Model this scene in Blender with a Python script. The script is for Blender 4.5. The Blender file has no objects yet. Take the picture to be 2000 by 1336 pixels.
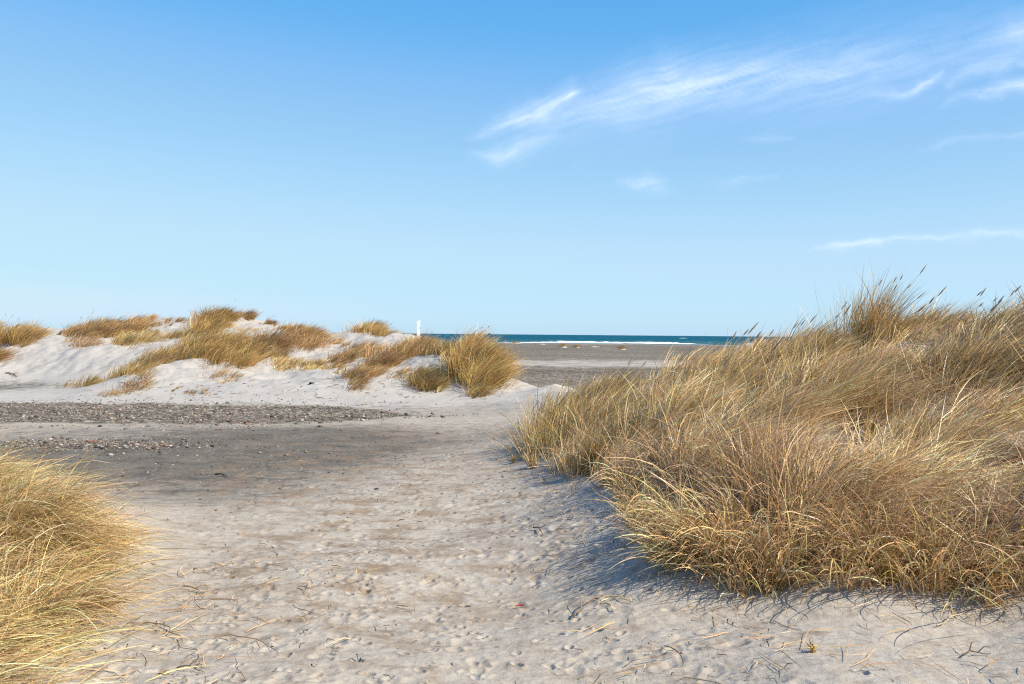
import bpy, math, random
import numpy as np
from mathutils import Matrix, Vector

SC = bpy.context.scene
COL = SC.collection
rng = np.random.default_rng(7)
random.seed(7)
R = math.radians

# ------------------------------------------------------------------ camera, sky, sun, exposure
F = 1944.0                       # focal length in photo pixels (35 mm on a 36 mm sensor)
EYE = 1.70
cam = bpy.data.cameras.new('camera')
cam.lens = 35.0
cam.sensor_width = 36.0
cam.clip_start = 0.05
cam.clip_end = 200000.0
cam_ob = bpy.data.objects.new('camera', cam)
COL.objects.link(cam_ob)
CAM_M = Matrix.Translation((0, 0, EYE)) @ Matrix.Rotation(R(90 - 0.45), 4, 'X') @ Matrix.Rotation(R(0.5), 4, 'Z')
cam_ob.matrix_world = CAM_M
SC.camera = cam_ob

SUN_EL, SUN_AZ = 41.0, 116.0     # azimuth from +Y (view direction) towards +X
world = bpy.data.worlds.new('World')
SC.world = world
world.use_nodes = True
wn = world.node_tree.nodes
wl = world.node_tree.links
wn.clear()
sky = wn.new('ShaderNodeTexSky')
sky.sky_type = 'NISHITA'
sky.sun_disc = False
sky.sun_elevation = R(SUN_EL)
sky.sun_rotation = R(SUN_AZ)
sky.altitude = 0
sky.air_density = 0.6
sky.dust_density = 0.6
sky.ozone_density = 8.0
bg = wn.new('ShaderNodeBackground')
bg.inputs['Strength'].default_value = 0.10
# the photograph's sky is softly exposed: a soft shoulder per channel keeps its blue from clipping
sep_c = wn.new('ShaderNodeSeparateColor'); com_c = wn.new('ShaderNodeCombineColor')
wl.new(sky.outputs[0], sep_c.inputs[0])
SKY_CURVES = (((0, 0), (.03, .05), (.063, .13), (.077, .225), (.088, .285), (.122, .40), (.148, .47), (.181, .525), (.25, .55), (.303, .64), (.6, .9), (1, 1)),
              ((0, 0), (.06, .2), (.132, .43), (.167, .53), (.239, .675), (.302, .75), (.354, .785), (.47, .835), (.7, .93), (1, 1)),
              ((0, 0), (.15, .62), (.306, .87), (.38, .925), (.442, .93), (.522, .97), (.7, .97), (1, 1)))
for k, pts in enumerate(SKY_CURVES):
    a_ = wn.new('ShaderNodeMath'); a_.operation = 'MULTIPLY'; a_.inputs[1].default_value = 0.1
    b_ = wn.new('ShaderNodeFloatCurve'); cv = b_.mapping.curves[0]
    while len(cv.points) < len(pts): cv.points.new(0.5, 0.5)
    for q_, p_ in zip(cv.points, pts): q_.location = p_
    b_.mapping.update()
    d_ = wn.new('ShaderNodeMath'); d_.operation = 'MULTIPLY'; d_.inputs[1].default_value = 10.0 / 2 ** 0.75
    wl.new(sep_c.outputs[k], a_.inputs[0]); wl.new(a_.outputs[0], b_.inputs['Value']); wl.new(b_.outputs[0], d_.inputs[0]); wl.new(d_.outputs[0], com_c.inputs[k])
wo = wn.new('ShaderNodeOutputWorld')
wl.new(com_c.outputs[0], bg.inputs[0])
wl.new(bg.outputs[0], wo.inputs[0])

sun = bpy.data.lights.new('sun', 'SUN')
sun.energy = 4.2
sun.angle = R(0.5)
sun.color = (1.0, 0.94, 0.84)
sun_ob = bpy.data.objects.new('sun', sun)
COL.objects.link(sun_ob)
sun_dir = Vector((math.sin(R(SUN_AZ)) * math.cos(R(SUN_EL)), math.cos(R(SUN_AZ)) * math.cos(R(SUN_EL)), math.sin(R(SUN_EL))))
sun_ob.rotation_euler = sun_dir.to_track_quat('Z', 'Y').to_euler()

SC.view_settings.view_transform = 'Standard'
SC.view_settings.look = 'None'
SC.view_settings.exposure = 0.75
SC.view_settings.gamma = 1.0
SC.cycles.use_denoising = False
SC.cycles.pixel_filter_type = 'BLACKMAN_HARRIS'
SC.cycles.filter_width = 1.2
SC.cycles.max_bounces = 6
SC.cycles.diffuse_bounces = 2
SC.cycles.transparent_max_bounces = 12

# ------------------------------------------------------------------ small helpers
CM = np.array(CAM_M)


def ray(u, v):
    d = CM[:3, :3] @ np.array([(u - 1000.0) / F, -(v - 668.0) / F, -1.0])
    return d / d[1]                      # scaled so that one unit is one metre of depth


def at(u, v, D):
    return np.array([0, 0, EYE]) + ray(u, v) * D


def flat(u, v, z=0.0):
    d = ray(u, v)
    return np.array([0, 0, EYE]) + d * ((z - EYE) / d[2])


def sstep(a, b, x):
    t = np.clip((x - a) / (b - a), 0, 1)
    return t * t * (3 - 2 * t)


_P = np.random.default_rng(3).permutation(512)
_G = np.random.default_rng(4).normal(size=(512, 2))
_G /= np.linalg.norm(_G, axis=1)[:, None]


def noise2(x, y):
    x = np.asarray(x, float); y = np.asarray(y, float)
    xi = np.floor(x).astype(np.int64); yi = np.floor(y).astype(np.int64)
    fx = x - xi; fy = y - yi
    def g(ix, iy, dx, dy):
        h = _P[(_P[ix & 511] + iy) & 511]
        return _G[h, 0] * dx + _G[h, 1] * dy
    n00 = g(xi, yi, fx, fy); n10 = g(xi + 1, yi, fx - 1, fy)
    n01 = g(xi, yi + 1, fx, fy - 1); n11 = g(xi + 1, yi + 1, fx - 1, fy - 1)
    u = fx * fx * fx * (fx * (fx * 6 - 15) + 10); w = fy * fy * fy * (fy * (fy * 6 - 15) + 10)
    return (n00 * (1 - u) + n10 * u) * (1 - w) + (n01 * (1 - u) + n11 * u) * w


def fbm(x, y, octv=4, gain=0.5):
    s = 0; a = 1.0; f = 1.0
    for k in range(octv):
        s = s + a * noise2(x * f + 17.3 * k, y * f - 9.1 * k)
        a *= gain; f *= 2.03
    return s


def tag(o, label=None, cat=None, group=None, kind=None):
    if label: o['label'] = label
    if cat: o['category'] = cat
    if group: o['group'] = group
    if kind: o['kind'] = kind
    return o


def empty(name, loc):
    o = bpy.data.objects.new(name, None)
    o.location = [float(q) for q in loc]
    o.empty_display_size = 0.2
    COL.objects.link(o)
    return o


def mesh_obj(name, co, faces_n, loops, mat, parent=None, color=None, floats=None, smooth=True, normals=None):
    """co (N,3); faces_n (M,) corners per face; loops flat vertex ids. co is in world space; a parent's location is taken off."""
    co = np.asarray(co, np.float32)
    if parent is not None:
        co = co - np.array(parent.location, np.float32)
    me = bpy.data.meshes.new(name)
    me.vertices.add(len(co))
    me.vertices.foreach_set('co', co.ravel())
    loops = np.asarray(loops, np.int32).ravel()
    faces_n = np.asarray(faces_n, np.int32)
    me.loops.add(len(loops))
    me.loops.foreach_set('vertex_index', loops)
    me.polygons.add(len(faces_n))
    st = np.zeros(len(faces_n), np.int32); st[1:] = np.cumsum(faces_n)[:-1]
    me.polygons.foreach_set('loop_start', st)
    me.polygons.foreach_set('loop_total', faces_n)
    me.update(calc_edges=True)
    me.polygons.foreach_set('use_smooth', np.full(len(faces_n), smooth))
    if color is not None:
        a = me.attributes.new('tint', 'FLOAT_COLOR', 'POINT')
        c = np.ones((len(co), 4), np.float32); c[:, :3] = color
        a.data.foreach_set('color', c.ravel())
    for k, vals in (floats or {}).items():
        a = me.attributes.new(k, 'FLOAT', 'POINT')
        a.data.foreach_set('value', np.asarray(vals, np.float32))
    if normals is not None:
        me.normals_split_custom_set_from_vertices(normals)
    if mat: me.materials.append(mat)
    o = bpy.data.objects.new(name, me)
    COL.objects.link(o)
    if parent is not None: o.parent = parent
    return o


class NT:
    """tiny node-graph helper"""
    def __init__(s, name):
        s.m = bpy.data.materials.new(name); s.m.use_nodes = True
        s.t = s.m.node_tree; s.t.nodes.clear()
        s.out = s.t.nodes.new('ShaderNodeOutputMaterial')
    def n(s, typ, **kw):
        nd = s.t.nodes.new(typ)
        for k, v in kw.items(): setattr(nd, k, v)
        return nd
    def l(s, a, b): s.t.links.new(a, b)
    def attr(s, name):
        return s.n('ShaderNodeAttribute', attribute_name=name)
    def noise(s, vec, scale, detail=4, rough=0.55):
        nd = s.n('ShaderNodeTexNoise'); nd.inputs['Scale'].default_value = scale
        nd.inputs['Detail'].default_value = detail; nd.inputs['Roughness'].default_value = rough
        if vec is not None: s.l(vec, nd.inputs['Vector'])
        return nd
    def ramp(s, fac, stops):
        nd = s.n('ShaderNodeValToRGB'); e = nd.color_ramp.elements
        while len(e) < len(stops): e.new(0.5)
        for q, (p, c) in zip(e, stops):
            q.position = p; q.color = (*c, 1) if len(c) == 3 else c
        s.l(fac, nd.inputs[0]); return nd
    def mix(s, fac, a, b, mode='MIX'):
        nd = s.n('ShaderNodeMix', data_type='RGBA', blend_type=mode)
        for sock, val in ((nd.inputs[0], fac), (nd.inputs[6], a), (nd.inputs[7], b)):
            if hasattr(val, 'is_linked') or hasattr(val, 'links'): s.l(val, sock)
            elif isinstance(val, (int, float)): sock.default_value = val
            else: sock.default_value = (*val, 1)
        return nd.outputs[2]
    def math(s, op, a, b=0.0, clamp=False):
        nd = s.n('ShaderNodeMath', operation=op, use_clamp=clamp)
        for sock, val in ((nd.inputs[0], a), (nd.inputs[1], b)):
            if isinstance(val, (int, float)): sock.default_value = val
            else: s.l(val, sock)
        return nd.outputs[0]
    def principled(s, **kw):
        nd = s.n('ShaderNodeBsdfPrincipled')
        for k, v in kw.items():
            sock = nd.inputs[k]
            if isinstance(v, (int, float)): sock.default_value = v
            elif isinstance(v, tuple): sock.default_value = (*v, 1) if len(v) == 3 else v
            else: s.l(v, sock)
        return nd

# ------------------------------------------------------------------ materials
def mat_sand():
    q = NT('sand')
    geo = q.n('ShaderNodeNewGeometry').outputs['Position']
    st = q.n('ShaderNodeMapping'); st.inputs['Scale'].default_value = (0.7, 1.0, 1.0); q.l(geo, st.inputs[0])
    big = q.noise(geo, 0.9, 5, 0.6)
    mid = q.noise(st.outputs[0], 5.0, 6, 0.65)
    grain = q.noise(geo, 160.0, 2, 0.7)
    dry = q.ramp(big.outputs[0], [(0.3, (0.39, 0.353, 0.303)), (0.7, (0.45, 0.408, 0.35))]).outputs[0]
    path = q.ramp(mid.outputs[0], [(0.30, (0.265, 0.205, 0.145)), (0.43, (0.385, 0.33, 0.258)), (0.60, (0.41, 0.36, 0.288)), (0.75, (0.465, 0.40, 0.308))]).outputs[0]
    walked = q.attr('walked').outputs['Fac']
    c = q.mix(walked, dry, path)
    mot = q.ramp(q.noise(st.outputs[0], 17.0, 5, 0.7).outputs[0], [(0.30, (0.74, 0.70, 0.66)), (0.50, (1.0, 1.0, 1.0)), (0.72, (1.08, 1.09, 1.10))]).outputs[0]
    c = q.mix(walked, c, q.mix(1.0, c, mot, 'MULTIPLY'))
    damp = q.attr('damp').outputs['Fac']
    dn = q.math('ADD', damp, q.math('MULTIPLY', q.math('SUBTRACT', mid.outputs[0], 0.5), 1.9))
    dm = q.ramp(dn, [(0.12, (0, 0, 0)), (0.85, (1, 1, 1))]).outputs[0]
    wetc = q.ramp(q.noise(st.outputs[0], 2.2, 5, 0.6).outputs[0], [(0.35, (0.088, 0.078, 0.062)), (0.65, (0.155, 0.134, 0.106))]).outputs[0]
    c = q.mix(dm, c, wetc)
    fl = q.ramp(q.noise(st.outputs[0], 26.0, 4, 0.7).outputs[0], [(0.56, (0, 0, 0)), (0.70, (1, 1, 1))]).outputs[0]
    c = q.mix(q.math('MULTIPLY', q.math('MULTIPLY', fl, 0.75), q.attr('walked').outputs['Fac']), c, (0.40, 0.345, 0.275))
    br = q.attr('brown').outputs['Fac']
    bn = q.math('MULTIPLY', br, q.ramp(q.noise(st.outputs[0], 3.4, 5, 0.7).outputs[0], [(0.46, (0, 0, 0)), (0.63, (1, 1, 1))]).outputs[0])
    c = q.mix(bn, c, (0.225, 0.155, 0.095))
    # gravel: cell stones
    vor = q.n('ShaderNodeTexVoronoi'); vor.inputs['Scale'].default_value = 14.0; q.l(geo, vor.inputs['Vector'])
    stone = q.ramp(q.n('ShaderNodeSeparateColor').outputs[0], [(0.0, (0.045, 0.040, 0.032)), (0.3, (0.11, 0.098, 0.078)), (0.55, (0.175, 0.142, 0.103)), (0.8, (0.26, 0.232, 0.182)), (1.0, (0.44, 0.395, 0.32))])
    sep = stone.inputs[0].links[0].from_node; q.l(vor.outputs['Color'], sep.inputs[0])
    grv = q.attr('gravel').outputs['Fac']
    gn = q.math('ADD', grv, q.math('MULTIPLY', q.math('SUBTRACT', q.noise(st.outputs[0], 0.8, 6, 0.72).outputs[0], 0.5), 1.3))
    gm = q.ramp(gn, [(0.35, (0, 0, 0)), (0.6, (1, 1, 1))]).outputs[0]
    sb = q.n('ShaderNodeMapping'); sb.inputs['Scale'].default_value = (0.25, 1.0, 1.0); q.l(geo, sb.inputs[0])
    patch = q.ramp(q.noise(sb.outputs[0], 0.22, 6, 0.65).outputs[0], [(0.32, (0.55, 0.52, 0.50)), (0.5, (0.90, 0.85, 0.79)), (0.68, (1.25, 1.2, 1.12))]).outputs[0]
    c = q.mix(gm, c, q.mix(1.0, stone.outputs[0], patch, 'MULTIPLY'))
    gr = q.ramp(grain.outputs[0], [(0.25, (0.78, 0.77, 0.76)), (0.5, (1, 1, 1)), (0.8, (1.1, 1.1, 1.1))]).outputs[0]
    c = q.mix(1.0, c, gr, 'MULTIPLY')
    b1 = q.n('ShaderNodeBump'); b1.inputs['Strength'].default_value = 0.5; b1.inputs['Distance'].default_value = 0.02
    q.l(q.noise(geo, 22.0, 6, 0.68).outputs[0], b1.inputs['Height'])
    b2 = q.n('ShaderNodeBump'); b2.inputs['Strength'].default_value = 0.35; b2.inputs['Distance'].default_value = 0.004
    q.l(grain.outputs[0], b2.inputs['Height']); q.l(b1.outputs[0], b2.inputs['Normal'])
    p = q.principled(Roughness=0.95, **{'Base Color': c, 'Specular IOR Level': 0.15})
    q.l(b2.outputs[0], p.inputs['Normal'])
    q.l(p.outputs[0], q.out.inputs[0])
    return q.m


def mat_tint(name, transl=0.0, rough=0.6, spec=0.3, mott=0.0):
    q = NT(name)
    col = q.attr('tint').outputs['Color']
    if mott:
        geo = q.n('ShaderNodeNewGeometry').outputs['Position']
        col = q.mix(1.0, col, q.ramp(q.noise(geo, mott, 4, 0.6).outputs[0], [(0.3, (0.7, 0.7, 0.7)), (0.7, (1.2, 1.2, 1.2))]).outputs[0], 'MULTIPLY')
    p = q.principled(Roughness=rough, **{'Base Color': col, 'Specular IOR Level': spec})
    if transl:
        t = q.n('ShaderNodeBsdfTranslucent'); q.l(col, t.inputs[0])
        m = q.n('ShaderNodeMixShader'); m.inputs[0].default_value = transl
        q.l(p.outputs[0], m.inputs[1]); q.l(t.outputs[0], m.inputs[2]); q.l(m.outputs[0], q.out.inputs[0])
    else:
        q.l(p.outputs[0], q.out.inputs[0])
    return q.m


def mat_sea():
    q = NT('sea_water')
    geo = q.n('ShaderNodeNewGeometry').outputs['Position']
    st = q.n('ShaderNodeMapping'); st.inputs['Scale'].default_value = (0.35, 1.0, 1.0); q.l(geo, st.inputs[0])
    n1 = q.noise(st.outputs[0], 0.02, 5, 0.6); n2 = q.noise(st.outputs[0], 0.35, 5, 0.65)
    deep = q.ramp(n1.outputs[0], [(0.35, (0.003, 0.068, 0.105)), (0.65, (0.006, 0.092, 0.132))]).outputs[0]
    shal = q.attr('shallow').outputs['Fac']
    c = q.mix(shal, deep, (0.035, 0.115, 0.125))
    rip = q.ramp(n2.outputs[0], [(0.3, (0.7, 0.7, 0.7)), (0.7, (1.25, 1.25, 1.25))]).outputs[0]
    c = q.mix(1.0, c, rip, 'MULTIPLY')
    b = q.n('ShaderNodeBump'); b.inputs['Strength'].default_value = 1.0; b.inputs['Distance'].default_value = 0.6
    q.l(n2.outputs[0], b.inputs['Height'])
    p = q.principled(Roughness=0.6, **{'Base Color': c, 'Specular IOR Level': 0.03})
    q.l(b.outputs[0], p.inputs['Normal']); q.l(p.outputs[0], q.out.inputs[0])
    return q.m


def mat_plain(name, col, rough=0.7, var=0.15, scale=8.0):
    q = NT(name)
    geo = q.n('ShaderNodeNewGeometry').outputs['Position']
    lo = tuple(x * (1 - var) for x in col); hi = tuple(min(1, x * (1 + var)) for x in col)
    c = q.ramp(q.noise(geo, scale, 5, 0.65).outputs[0], [(0.3, lo), (0.7, hi)]).outputs[0]
    p = q.principled(Roughness=rough, **{'Base Color': c, 'Specular IOR Level': 0.3})
    q.l(p.outputs[0], q.out.inputs[0])
    return q.m


def mat_cloud():
    q = NT('cirrus')
    d = q.attr('cover').outputs['Fac']
    tr = q.n('ShaderNodeBsdfTransparent')
    df = q.n('ShaderNodeBsdfDiffuse'); df.inputs[0].default_value = (0.95, 0.95, 0.95, 1)
    tl = q.n('ShaderNodeBsdfTranslucent'); tl.inputs[0].default_value = (0.97, 0.97, 0.97, 1)
    m1 = q.n('ShaderNodeMixShader'); m1.inputs[0].default_value = 0.75
    q.l(df.outputs[0], m1.inputs[1]); q.l(tl.outputs[0], m1.inputs[2])
    m2 = q.n('ShaderNodeMixShader')
    q.l(d, m2.inputs[0]); q.l(tr.outputs[0], m2.inputs[1]); q.l(m1.outputs[0], m2.inputs[2])
    q.l(m2.outputs[0], q.out.inputs[0])
    return q.m

M_SAND = mat_sand()
M_GRASS = mat_tint('marram_blade', 0.2, 0.4, 0.5)
M_STONE = mat_tint('beach_pebble', 0.0, 0.75, 0.3, 40.0)
M_TWIG = mat_tint('dry_plant_litter', 0.0, 0.85, 0.15)
M_SEA = mat_sea()
M_FOAM = mat_plain('sea_foam', (0.86, 0.88, 0.89), 0.8, 0.08, 0.8)
M_WHITE = mat_plain('white_paint', (0.82, 0.82, 0.80), 0.5, 0.06, 9.0)
M_DARK = mat_plain('dark_steel', (0.035, 0.04, 0.05), 0.6, 0.2, 0.05)
M_CLOUD = mat_cloud()

# ------------------------------------------------------------------ terrain
CTRL = []
def c3(*pts):
    for p in pts: CTRL.append(tuple(float(v) for v in p))
def cp(*pts):
    for (u, v, D) in pts: CTRL.append(tuple(at(u, v, D)))

# walked sand path and flats (world metres)
c3((-1.5, 3, 0), (0.2, 3, 0.02), (-2.0, 4.2, 0.03), (-0.8, 5, 0), (0.3, 5, 0), (-1.4, 7, 0), (-0.4, 8, 0), (-0.8, 10.5, 0), (-2.5, 10, 0),
   (-4.5, 12, 0), (-2, 13, 0), (-7.5, 13.5, 0), (-4.5, 15.5, 0), (-0.8, 15.5, 0), (-8.5, 17, 0), (-2.5, 18, 0), (-6, 19.5, 0), (-10.5, 20, 0),
   (-1.0, 19.5, 0), (-13, 17, 0), (-3.5, 21.5, 0), (-8, 22, 0), (-12, 23.5, 0), (-14.5, 27.5, 0), (-17, 24, 0), (-12.5, 26.5, 0.02),
   (-1.6, 21.6, 0.03), (-0.3, 20.5, 0.03), (-20, 16, 0), (-12, 10, 0.2), (-9, 9, 0.3), (0, -2, 0), (-5, -1, 0.3), (4, -1, 0.2), (1.0, 3.4, 0.1), (8, 0, 0.5))
# left foreground mound
c3((-4.3, 7.9, .42), (-3.35, 7.1, .2), (-3.2, 6.1, .16), (-5.6, 7, .5), (-2.55, 7, .0), (-2.7, 8.8, 0), (-3.5, 9.9, 0), (-5.2, 10.6, 0.02),
   (-2.75, 5.1, .08), (-4.3, 5, .3), (-2.2, 5.3, .0), (-2.5, 4.2, 0.08), (-4, 3, .25), (-7.5, 8, .5))
# left dunes: bases, faces, crests (photo pixel, depth)
cp((60, 747, 29.3), (80, 705, 31.2), (85, 662, 33.6), (20, 690, 32), (10, 655, 36), (50, 640, 38), (-120, 640, 36), (-200, 720, 31), (-300, 650, 36),
   (200, 742, 28.2), (180, 700, 30.6), (170, 672, 32.3), (110, 646, 38), (200, 648, 36.5), (280, 628, 37.5), (330, 622, 38), (380, 624, 38), (240, 668, 33.5),
   (430, 617, 38), (500, 626, 37.5), (560, 640, 36.5), (605, 653, 35.5), (645, 652, 35.5), (730, 641, 35.5), (775, 655, 34.5), (817, 664, 33),
   (300, 650, 35), (350, 664, 33.5), (300, 690, 30), (450, 668, 33), (420, 703, 28.6), (500, 690, 30.2), (520, 662, 33), (560, 705, 29.3), (620, 690, 31),
   (600, 722, 27.6), (540, 738, 26.8), (700, 702, 29.2), (660, 722, 27.4), (690, 672, 32.5), (760, 690, 29.8), (808, 697, 27.6), (850, 682, 28.6),
   (890, 692, 27.2), (930, 706, 26.4), (965, 722, 25.8), (1000, 748, 24.6), (1040, 758, 24.0), (1090, 757, 23.6), (830, 738, 25.4), (900, 755, 24.4),
   (940, 766, 23.6), (750, 732, 26), (680, 748, 25), (560, 766, 24.3), (450, 748, 25.7), (330, 714, 28), (250, 738, 26.8), (160, 762, 26.0), (350, 767, 24.8),
   (300, 775, 24.3), (480, 785, 23.4), (640, 788, 23.2), (760, 782, 23.2), (860, 788, 22.7), (980, 784, 22.4), (120, 772, 25.6))
# behind the left dunes
c3((-20, 46, 0), (-14, 46, -.05), (-8, 45, -.05), (-4, 44, -.1), (-1, 38, -.1), (-2, 33, 0.5), (0.3, 31, -.1), (3, 30, -.2), (6, 30, -.2), (-0.4, 27, .2), (10, 32, -.2), (-28, 40, .5))
# right dune
c3((-.55, 16.5, 0), (0.33, 6.6, 0.0), (0.72, 4.6, 0.03), (-0.3, 12.5, 0.02), (0.1, 9, 0.02))
cp((1000, 905, 12.6), (1090, 930, 10.8), (1180, 962, 9.1), (1210, 1060, 7.25), (1290, 1130, 6.35), (1450, 1155, 6.0), (1700, 1152, 5.85), (2000, 1190, 5.45),
   (1700, 1336, 4.4), (2000, 1336, 4.35), (1450, 1280, 4.95), (1450, 1000, 7.3), (1700, 1000, 7.15), (2000, 1000, 6.9), (1450, 850, 9.8), (1700, 850, 9.3),
   (2000, 850, 8.8), (1300, 850, 11), (1200, 860, 11.8), (1100, 850, 13.4), (1060, 832, 15.3), (1150, 788, 16), (1250, 757, 16), (1350, 730, 15.4),
   (1450, 708, 14.5), (1600, 696, 13.6), (1720, 677, 13.1), (1850, 673, 12.5), (2000, 668, 12), (1600, 760, 11.6), (1850, 740, 10.8), (2000, 720, 10.3),
   (2300, 610, 12), (2300, 800, 8.2), (2300, 1100, 5.2))
c3((2.6, 21, .3), (4.5, 20, .7), (6.5, 18.5, 1.1), (8, 17, 1.3), (3, 26, -.1), (7, 25, 0), (11, 22, .3), (13, 14, 1.5), (13, 8, 1.3), (11, 4, .8), (0.6, 18.5, .15), (0.9, 21.5, .3), (1.6, 24, .3))

C = np.array(CTRL)
def _phi(dx, dy): return -np.sqrt(dx * dx + dy * dy + 0.8 ** 2)
_A = _phi(C[:, 0][:, None] - C[:, 0][None], C[:, 1][:, None] - C[:, 1][None])
_n = len(C)
_S = np.zeros((_n + 1, _n + 1)); _S[:_n, :_n] = _A - np.eye(_n) * 0.01; _S[:_n, _n] = 1; _S[_n, :_n] = 1
_W = np.linalg.solve(_S, np.r_[C[:, 2], 0])


def base_z(x, y):
    z = np.where(y < 30, 0.0, -0.2 * sstep(25, 40, y))
    z = z - 0.8 * np.clip((y - 110) / 190.0, 0, None)
    return np.maximum(z, -6.0)


def knoll(x, y):
    return fbm(x * 0.85 + 31.7, y * 0.85 + 4.2, 3, 0.55)


def height(x, y):
    """ground height without the fine footprints"""
    x = np.asarray(x, float); y = np.asarray(y, float)
    sh = x.shape; x = x.ravel(); y = y.ravel()
    z = base_z(x, y)
    near = (x > -40) & (x < 22) & (y > -12) & (y < 60)
    if near.any():
        xn, yn = x[near], y[near]
        o = np.empty(len(xn))
        for i in range(0, len(xn), 20000):
            o[i:i + 20000] = _phi(xn[i:i + 20000, None] - C[:, 0][None], yn[i:i + 20000, None] - C[:, 1][None]) @ _W[:_n] + _W[_n]
        w = sstep(-40, -24, xn) * (1 - sstep(14, 22, xn)) * sstep(-12, -3, yn) * (1 - sstep(42, 56, yn))
        zz = z[near] * (1 - w) + o * w
        dune = sstep(0.12, 0.6, zz)
        zz += dune * (0.13 * fbm(xn * 0.55, yn * 0.55, 3) + 0.085 * fbm(xn * 1.5 + 5, yn * 1.5, 4)) * np.clip(yn / 22.0, 0.35, 1.0)
        rmask = sstep(0.22, 0.7, zz) * sstep(0.4, 1.4, xn) * (yn < 24)
        zz += rmask * 0.30 * knoll(xn, yn)
        zz += 0.02 * fbm(xn * 0.8 + 3, yn * 0.8, 3)
        z[near] = zz
    far = ~near
    z[far] += 0.10 * fbm(x[far] * 0.05, y[far] * 0.05, 3) * sstep(60, 120, np.hypot(x[far], y[far])) * (y[far] < 280)
    return z.reshape(sh)

GX0, GX1, GY0, GY1, GS = -32.0, 18.0, 0.0, 56.0, 0.1
_gx = np.arange(GX0, GX1, GS); _gy = np.arange(GY0, GY1, GS)
_GZ = height(*np.meshgrid(_gx, _gy))


def gz(x, y):
    fx = np.clip((np.asarray(x) - GX0) / GS, 0, len(_gx) - 1.001); fy = np.clip((np.asarray(y) - GY0) / GS, 0, len(_gy) - 1.001)
    i = fx.astype(int); j = fy.astype(int); fx = fx - i; fy = fy - j
    return (_GZ[j, i] * (1 - fx) + _GZ[j, i + 1] * fx) * (1 - fy) + (_GZ[j + 1, i] * (1 - fx) + _GZ[j + 1, i + 1] * fx) * fy


def cast(u, v):
    """where the sight line through a photo pixel meets the sand (or passes closest to it)"""
    d = ray(u, v); t = np.arange(3.0, 48.0, 0.05)
    gap = EYE + d[2] * t - gz(d[0] * t, t)
    k = np.argmax(gap < 0) if (gap < 0).any() else np.argmin(gap / t)
    return np.array([d[0] * t[k], t[k]])


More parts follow.
